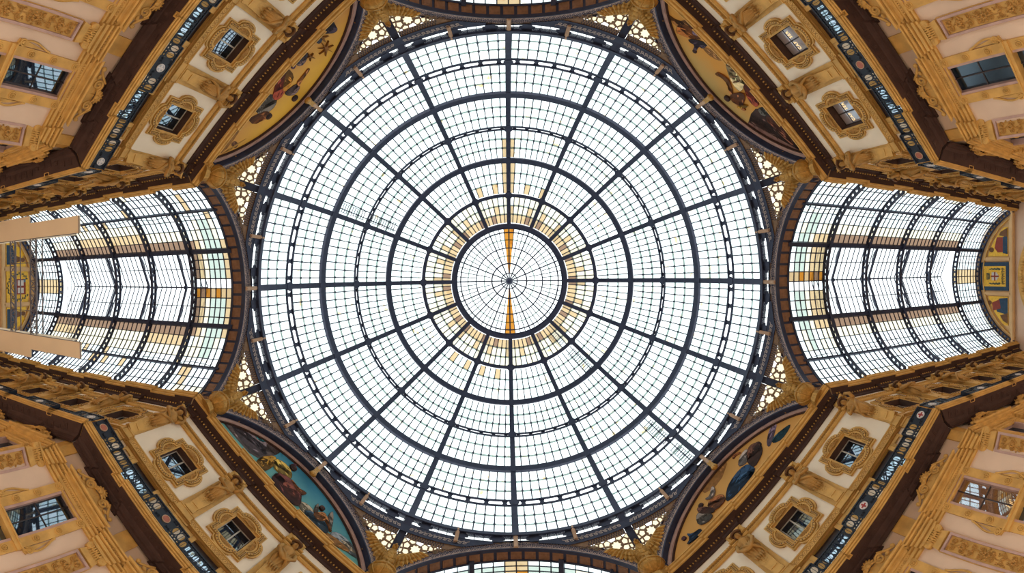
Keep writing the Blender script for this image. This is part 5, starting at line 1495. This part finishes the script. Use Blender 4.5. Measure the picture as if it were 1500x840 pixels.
for az, items in MURAL.items():
    a = radians(az); t = thing('arched_mural', MLAB[az], 'mural', (20.08 * cos(a), 20.08 * sin(a), ZC), a - pi / 2, 'arched murals over the octagon walls')
    m = MB(); m.poly(seg, len(seg), 0, .14, lambda u, v, d: (u, d, v)); obj('painted_ground', m, GROUND[az], t)
    ob = MB(); ob.poly([(p[0], p[1]) for p in arc(0, AZ0, 9.3, radians(22.2), radians(157.8), 40)], 41, .16, .5, lambda u, v, d: (u, d, v)); obj('backing_wall', ob, OCHRE2, t)
    sm = MB(); cs = []; q5 = random.Random(az)
    def inside(u, v, P_):
        r_ = False
        for i in range(len(P_)):
            (a1, b1), (a2, b2) = P_[i - 1], P_[i]
            if (b1 > v) != (b2 > v) and u < (a2 - a1) * (v - b1) / (b2 - b1) + a1: r_ = not r_
        return r_
    def stroke(P_, c, y):
        # folds and lights: lens-shaped strokes in darker and lighter mixtures of the same paint, along the longer side of the shape
        ux, vx = [p[0] for p in P_], [p[1] for p in P_]; cu, cv = sum(ux) / len(P_), sum(vx) / len(P_)
        far = max(P_, key=lambda p: hypot(p[0] - cu, p[1] - cv)); an = atan2(far[1] - cv, far[0] - cu); big = hypot(far[0] - cu, far[1] - cv)
        for i in range(int(10 + 16 * big)):
            u, v = q5.uniform(min(ux), max(ux)), q5.uniform(min(vx), max(vx))
            if not inside(u, v, P_): continue
            ln, wd = q5.uniform(.12, .34) * min(1.0, big), q5.uniform(.025, .07) * min(1.2, .5 + big); t_ = an + q5.uniform(-.5, .5)
            L_ = [(u + ln * cos(t_), v + ln * sin(t_)), (u - wd * sin(t_), v + wd * cos(t_)), (u - ln * cos(t_), v - ln * sin(t_)), (u + wd * sin(t_), v - wd * cos(t_))]
            if not all(inside(*w_, P_) for w_ in (L_[0], L_[2])): continue
            f = q5.choice((.45, .6, .75, 1.35, 1.6)); key = c + '_' + str(f)
            if key not in PC:
                h = PC[c]; PC[key] = ''.join('%02x' % min(255, int(int(h[j:j + 2], 16) * (f ** .6) + (18 if f > 1 else 0))) for j in (0, 2, 4))
            if key not in cs: cs.append(key)
            sm.mi = cs.index(key); sm.poly(L_, 4, y - .0026 - .0008 * q5.random(), y, lambda u_, v_, d: (u_, d, v_))
    for k, (c, pts) in enumerate(items):
        if isinstance(pts[0], tuple) and isinstance(pts[1], float):
            (x, z), r = pts; pts = [(x + r * cos(2 * pi * i / 14), z + r * 1.1 * sin(2 * pi * i / 14)) for i in range(14)]
        else:                                                 # soften the outline: two rounds of corner cutting
            if c != 'leaf':
                for _ in range(1):
                    q = []
                    for i in range(len(pts)):
                        p, n = pts[i], pts[(i + 1) % len(pts)]; q += [(.75 * p[0] + .25 * n[0], .75 * p[1] + .25 * n[1]), (.25 * p[0] + .75 * n[0], .25 * p[1] + .75 * n[1])]
                    pts = q
        y = -.006 - .008 * k; m = MB(); m.poly(pts, len(pts), y, 0, lambda u, v, d: (u, d, v))
        cu, cv = sum(p_[0] for p_ in pts) / len(pts), sum(p_[1] for p_ in pts) / len(pts); sz = max(hypot(p_[0] - cu, p_[1] - cv) for p_ in pts)
        if c not in ('leaf', 'haze', 'haze2', 'sand') and sz > .22:        # the painter's dark outline, half-tone and light side
            dx = 1 if az in (225, 45) else -1
            def tone(P_, f, dy):
                if len(P_) < 3: return
                key = c + '_' + str(f)
                if key not in PC:
                    h = PC[c]; PC[key] = ''.join('%02x' % min(255, int(int(h[j:j + 2], 16) * (f ** .6) + (18 if f > 1 else 0))) for j in (0, 2, 4))
                if key not in cs: cs.append(key)
                sm.mi = cs.index(key); sm.poly(P_, len(P_), y - dy, y, lambda u, v, d: (u, d, v))
            n_ = len(pts)
            if sz > .5: sm_out = [(cu + (a_ - cu) * (1 + .035 / sz), cv + (b_ - cv) * (1 + .035 / sz)) for a_, b_ in pts]; tone(sm_out, .3, -.002)
            for f, sg_, off in ((.55, 1, -.12), (.42, 1, -.45), (1.35, -1, -.30)):
                an = .9 + .3 * (k % 3); nx, ny = dx * cos(an) * sg_, sin(an) * sg_
                tone(clip(list(pts), nx, ny, nx * cu + ny * cv + off * sz), f, .0012 + .0004 * (f < .5))
        obj(PNAME.get(c, 'painted_figure'), m, paint(c), t)
        if c != 'leaf': stroke(pts, c, y)
    obj('brush_strokes', sm, [paint(c) for c in cs], t, kind='stuff')

# ================================================================== end walls of the two open arms
FRAME = mat('pale ochre frame', (.62, .40, .20), .7, .12, 1.2, .1)
YEL = mat('yellow mosaic', (.78, .46, .05), .6, .25, 6.0); YEL2 = mat('bright yellow robe', (.75, .42, .02), .6, .2, 5.0)
NAVY = mat('navy mosaic', (.018, .05, .10), .5, .25, 5.0); REDM = mat('red mosaic', (.25, .04, .025), .6, .2); WHM = mat('white mosaic', (.60, .55, .52), .6, .15); OLV = mat('dark leaf mosaic', (.07, .09, .06), .7, .3); BRM = mat('brown mosaic', (.16, .07, .03), .7, .3)
FE = lambda u, v, d: (u, d, v)
def segpoly(r, x0, x1, zb, n=16):
    return [(x0, zb), (x1, zb)] + [(lerp(x1, x0, i / n), AZ0 + sqrt(max(.01, r * r - lerp(x1, x0, i / n) ** 2))) for i in range(n + 1)]
def end_wall(name, label, sx):
    a = 0.0 if sx > 0 else pi
    t = thing(name, label, 'end wall', (sx * 46.0, 0, ZC), a - pi / 2, kind='structure')
    m = MB(); m.poly([(-9.0, -ZC), (9.0, -ZC), (9.0, 25)] + arc(0, AZ0, 9.05, radians(7), radians(173), 40) + [(-9.0, 25)], 44, .3, .9, FE); obj('plaster', m, CREAM2, t)
    fr = MB(); fr.poly(segpoly(8.5, -7.66, 7.66, 27.5, 40), 43, .18, .3, FE); obj('lunette_field', fr, FRAME, t)
    fr = MB(); n = 50; A0 = arc(0, AZ0, 8.5, radians(24), radians(156), n); A1 = arc(0, AZ0, 7.75, radians(27), radians(153), n)
    for i in range(n): fr.hexa([FE(*A0[i], .05), FE(*A0[i + 1], .05), FE(*A1[i + 1], .05), FE(*A1[i], .05)], [FE(*A0[i], .2), FE(*A0[i + 1], .2), FE(*A1[i + 1], .2), FE(*A1[i], .2)])
    obj('archivolt', fr, FRAME, t)
    fr = MB(); A0 = arc(0, AZ0, 7.72, radians(27), radians(153), n); A1 = arc(0, AZ0, 7.6, radians(27), radians(153), n)
    for i in range(n): fr.hexa([FE(*A0[i], -.02), FE(*A0[i + 1], -.02), FE(*A1[i + 1], -.02), FE(*A1[i], -.02)], [FE(*A0[i], .2), FE(*A0[i + 1], .2), FE(*A1[i + 1], .2), FE(*A1[i], .2)])
    obj('archivolt_bead', fr, OCHRE, t)
    for sg in (-1, 1):
        m = MB(); m.box(sg * 1.95 - .22, sg * 1.95 + .22, .02, .2, 28.0, 31.3); m.box(sg * 1.95 - .06, sg * 1.95 + .06, -.06, .2, 28.0, 31.4); obj('upright_band', m, FRAME, t)
    m = MB(); m.sweep([(-8.6, .2), (8.6, .2)], [(0, 27.4), (.3, 27.42), (.4, 27.55), (.4, 27.7), (.25, 27.75), (.25, 27.9), (.12, 28.0), (.12, 28.1), (0, 28.12)]); obj('ledge', m, FRAME, t)
    m = MB(); R1, R2 = 7.2, 6.3
    A0 = arc(0, 19.8, R1, radians(25), radians(155), 40); A1 = arc(0, 19.8, R2, radians(25), radians(155), 40)
    for i in range(40): m.hexa([FE(*A0[i], .1), FE(*A0[i + 1], .1), FE(*A1[i + 1], .1), FE(*A1[i], .1)], [FE(*A0[i], .3), FE(*A0[i + 1], .3), FE(*A1[i + 1], .3), FE(*A1[i], .3)])
    for i in range(46):
        tt = radians(lerp(27, 153, i / 45)); m.ell((6.75 * cos(tt), .06, 19.8 + 6.75 * sin(tt)), (.16, .1, .2), 6, 5)
    obj('carved_arch', m, OCHRE, t)
    return t
def mosaic(t, sx, side, ground, shapes, name='mosaic_panel'):
    x0, x1 = (2.25, 5.5) if side > 0 else (-5.5, -2.25)
    m = MB(); sp = segpoly(7.35, x0, x1, 28.25); m.poly(sp, len(sp), .10, .19, FE); p = obj(name, m, ground, t)
    for k, (mm, pts) in enumerate(shapes):
        q = MB(); q.poly([(side * u, v) for u, v in pts][::side], len(pts), .09 - .006 * k, .1, FE); obj('painted_figure', q, mm, p)
def blob(x, z, rx, rz_, n=12): return [(x + rx * cos(2 * pi * i / n), z + rz_ * sin(2 * pi * i / n)) for i in range(n)]
er = end_wall('wall_east', 'lunette end wall with the navy-bordered gold crest panel', 1)
mosaic(er, 1, -1, YEL, [(NAVY, [(2.4, 28.3), (4.3, 28.3), (4.0, 29.7), (3.2, 30.0), (2.5, 29.4)]), (REDM, [(2.6, 29.4), (3.6, 29.2), (3.9, 30.2), (3.0, 30.4)]), (BRM, blob(3.0, 30.7, .25, .3)), (BRM, [(4.1, 28.3), (5.3, 28.3), (5.0, 28.9), (4.4, 29.3)])])
mosaic(er, 1, 1, YEL, [(REDM, [(2.7, 28.9), (4.4, 28.6), (4.4, 29.7), (3.2, 30.0), (2.7, 29.6)]), (NAVY, [(2.5, 28.3), (4.6, 28.3), (4.4, 28.9), (2.6, 28.9)]), (BRM, blob(3.0, 30.4, .28, .32)), (BRM, [(4.4, 28.3), (5.4, 28.3), (5.0, 29.2), (4.6, 29.4)])])
m = MB(); m.box(-1.6, 1.6, .04, .2, 28.12, 31.9); cp = obj('crest_panel', m, NAVY, er)
m = MB(); m.box(-1.15, 1.15, .02, .1, 28.5, 31.45); obj('gold_field', m, YEL, cp)
m = MB(); m.poly([(-.45, 30.35), (-.45, 29.7), (0, 29.35), (.45, 29.7), (.45, 30.35)], 5, 0, .05, FE); obj('shield', m, WHM, cp)
m = MB(); m.box(-.08, .08, -.02, .05, 29.4, 30.45); m.box(-.5, .5, -.021, .05, 29.86, 30.02); obj('red_cross', m, REDM, cp)
m = MB(); m.box(-.34, .34, 0, .05, 30.62, 30.76)
for k in range(5): m.poly([(-.36 + .16 * k, 30.76), (-.24 + .16 * k, 30.76), (-.28 + .16 * k, 31.08), (-.36 + .15 * k, 31.08)], 4, 0, .05, FE)
obj('crown', m, OLV, cp)
m = MB()
for sg in (-1, 1):
    for k in range(7): m.ell((sg * (.80 + .05 * (k % 2)), .01, 29.35 + .2 * k), (.13 - .01 * k, .03, .17), 6, 4)
obj('branch', m, OLV, cp, kind='stuff')
m = MB()
for k in range(7):
    x = -.8 + .266 * k; m.tube([(x + a_, .01, 28.92 + b_) for a_, b_ in spiral(0, 0, .03, .15, 1.4, k * 1.3, 10, 1 if k % 2 else -1)], .03, 4)
    m.box(x - .03, x + .03, 0, .04, 28.62, 28.80)
obj('scrollwork', m, OLV, cp, kind='stuff')

el = end_wall('wall_west', 'lunette end wall with shield and wreath behind the scaffold beams', -1)
for sg in (-1, 1):
    mosaic(el, -1, sg, YEL, [(NAVY, [(2.45, 28.3), (4.6, 28.3), (4.6, 29.3), (2.45, 29.3)]), (BRM, [(2.6, 29.2), (3.6, 29.3), (3.4, 30.2), (2.8, 30.0)]), (BRM, blob(3.0, 30.4, .26, .3)), (YEL2, [(3.5, 29.3), (4.6, 29.1), (4.3, 30.3), (3.5, 30.7), (3.3, 30.0)])])
m = MB(); sp = segpoly(7.35, -1.72, 1.72, 28.25); m.poly(sp, len(sp), .08, .19, FE); cp = obj('gold_field', m, YEL, el)
m = MB(); m.poly([(-.85, 30.75), (-.85, 29.4), (0, 29.15), (.85, 29.4), (.85, 30.75)], 5, .05, .09, FE); obj('shield', m, REDM, cp)
m = MB()
for (x, z) in ((-.42, 30.3), (.42, 30.3), (-.42, 29.85), (.42, 29.85)): m.box(x - .30, x + .30, .03, .09, z - .17, z + .17)
obj('white_quarter', m, WHM, cp, kind='stuff')
m = MB(); m.poly([(-.85, 29.55), (-.3, 29.55), (-.2, 29.22), (-.85, 29.4)], 4, .04, .09, FE); m.poly([(.3, 29.55), (.85, 29.55), (.85, 29.4), (.2, 29.22)], 4, .04, .09, FE); m.box(-.85, -.5, .035, .09, 30.45, 30.75); obj('blue_patch', m, mat('blue mosaic', (.10, .17, .24), .6), cp, kind='stuff')
m = MB()
for k in range(30):
    tt = lerp(radians(130), radians(410), k / 29); r = 1.38 + .12 * (k % 2); m.ell((r * cos(tt), .06, 29.85 + r * 1.0 * sin(tt)), (.15 if k % 3 else .08, .03, .08 if k % 3 else .16), 6, 4)
obj('wreath', m, OLV, cp, kind='stuff')

# ---- renovation platforms and truss beams in the left arm
def platform(label, sy):
    t = thing('sheeted_platform', label, 'scaffold platform', (0, 0, ZC), 0, 'sheeted renovation platforms')
    yi, yo, yo2 = (-4.35, -5.72, -6.35) if sy < 0 else (3.92, 5.22, 5.95)
    y0, y1 = sorted((yi, yo)); m = MB(); m.box(-45.4, -28.75, y0, y1, 24.0, 24.12); obj('sheeting', m, SHEET, t)
    y0, y1 = sorted((yo, yo2)); m = MB(); m.box(-45.4, -35.4, y0, y1, 24.0, 24.12); obj('sheeting', m, SHEET, t)
    y0, y1 = sorted((yi, yi + sy * .06)); m = MB(); m.box(-45.4, -30.2, y0, y1, 24.12, 25.0); obj('side_sheet', m, SHEET, t)
    m = MB(); m.beam((-45.4, yi, 23.98), (-28.75, yi, 23.98), .05, .05); m.beam((-28.75, yi, 23.98), (-28.75, yo, 23.98), .05, .05); obj('edge_tube', m, STEEL, t)
platform('cream sheeted platform hung along the upper facade of the scaffolded vault', -1)
platform('cream sheeted platform hung along the lower facade of the scaffolded vault', 1)
def truss_beam(label, x, wd, tube, z=24.3, y0=-4.6, y1=4.3, zig=.62):
    t = thing('truss_beam', label, 'scaffold beam', (0, 0, ZC), 0, 'lattice beams across the scaffolded vault')
    m = MB()
    for dx in (-wd / 2, wd / 2):
        for dz in (0, wd * .8): m.tube([(x + dx, y0, z + dz), (x + dx, y1, z + dz)], tube, 6)
    obj('chord', m, STEEL, t)
    m = MB(); n = int((y1 - y0) / zig)
    for i in range(n):
        a, b = lerp(y0, y1, i / n), lerp(y0, y1, (i + 1) / n); s_ = 1 if i % 2 else -1
        m.tube([(x - s_ * wd / 2, a, z), (x + s_ * wd / 2, b, z)], tube * .7, 5); m.tube([(x - wd / 2, a, z), (x + wd / 2, a, z)], tube * .6, 5)
        m.tube([(x - wd / 2, a, z), (x - wd / 2, b, z + wd * .8)], tube * .6, 5)
    obj('lattice', m, STEEL, t, kind='stuff')
truss_beam('grey lattice beam across the vault nearer the wreathed shield', -38.6, .75, .06)
truss_beam('grey lattice beam across the vault just right of the wreathed shield', -35.3, .85, .065)
truss_beam('thin grey lattice beam crossing near the end of the sheeted platforms', -30.6, .45, .018, 24.5)
for (x, y, tx) in ((-36.9, -2.3, 'upper'), (-36.9, 1.9, 'lower')):
    t = thing('scaffold_pole', 'thin grey scaffold pole joining the two lattice beams, %s of the pair' % tx, 'scaffold pole', (0, 0, ZC), 0)
    m = MB(); m.tube([(-38.9, y, 24.25), (-35.0, y, 24.25)], .035, 6); obj('tube', m, STEEL, t)
    m = MB()
    for xx in (-38.6, -35.3): m.box(xx - .08, xx + .08, y - .08, y + .08, 24.18, 24.36)
    obj('clamp', m, STEEL, t, kind='stuff')
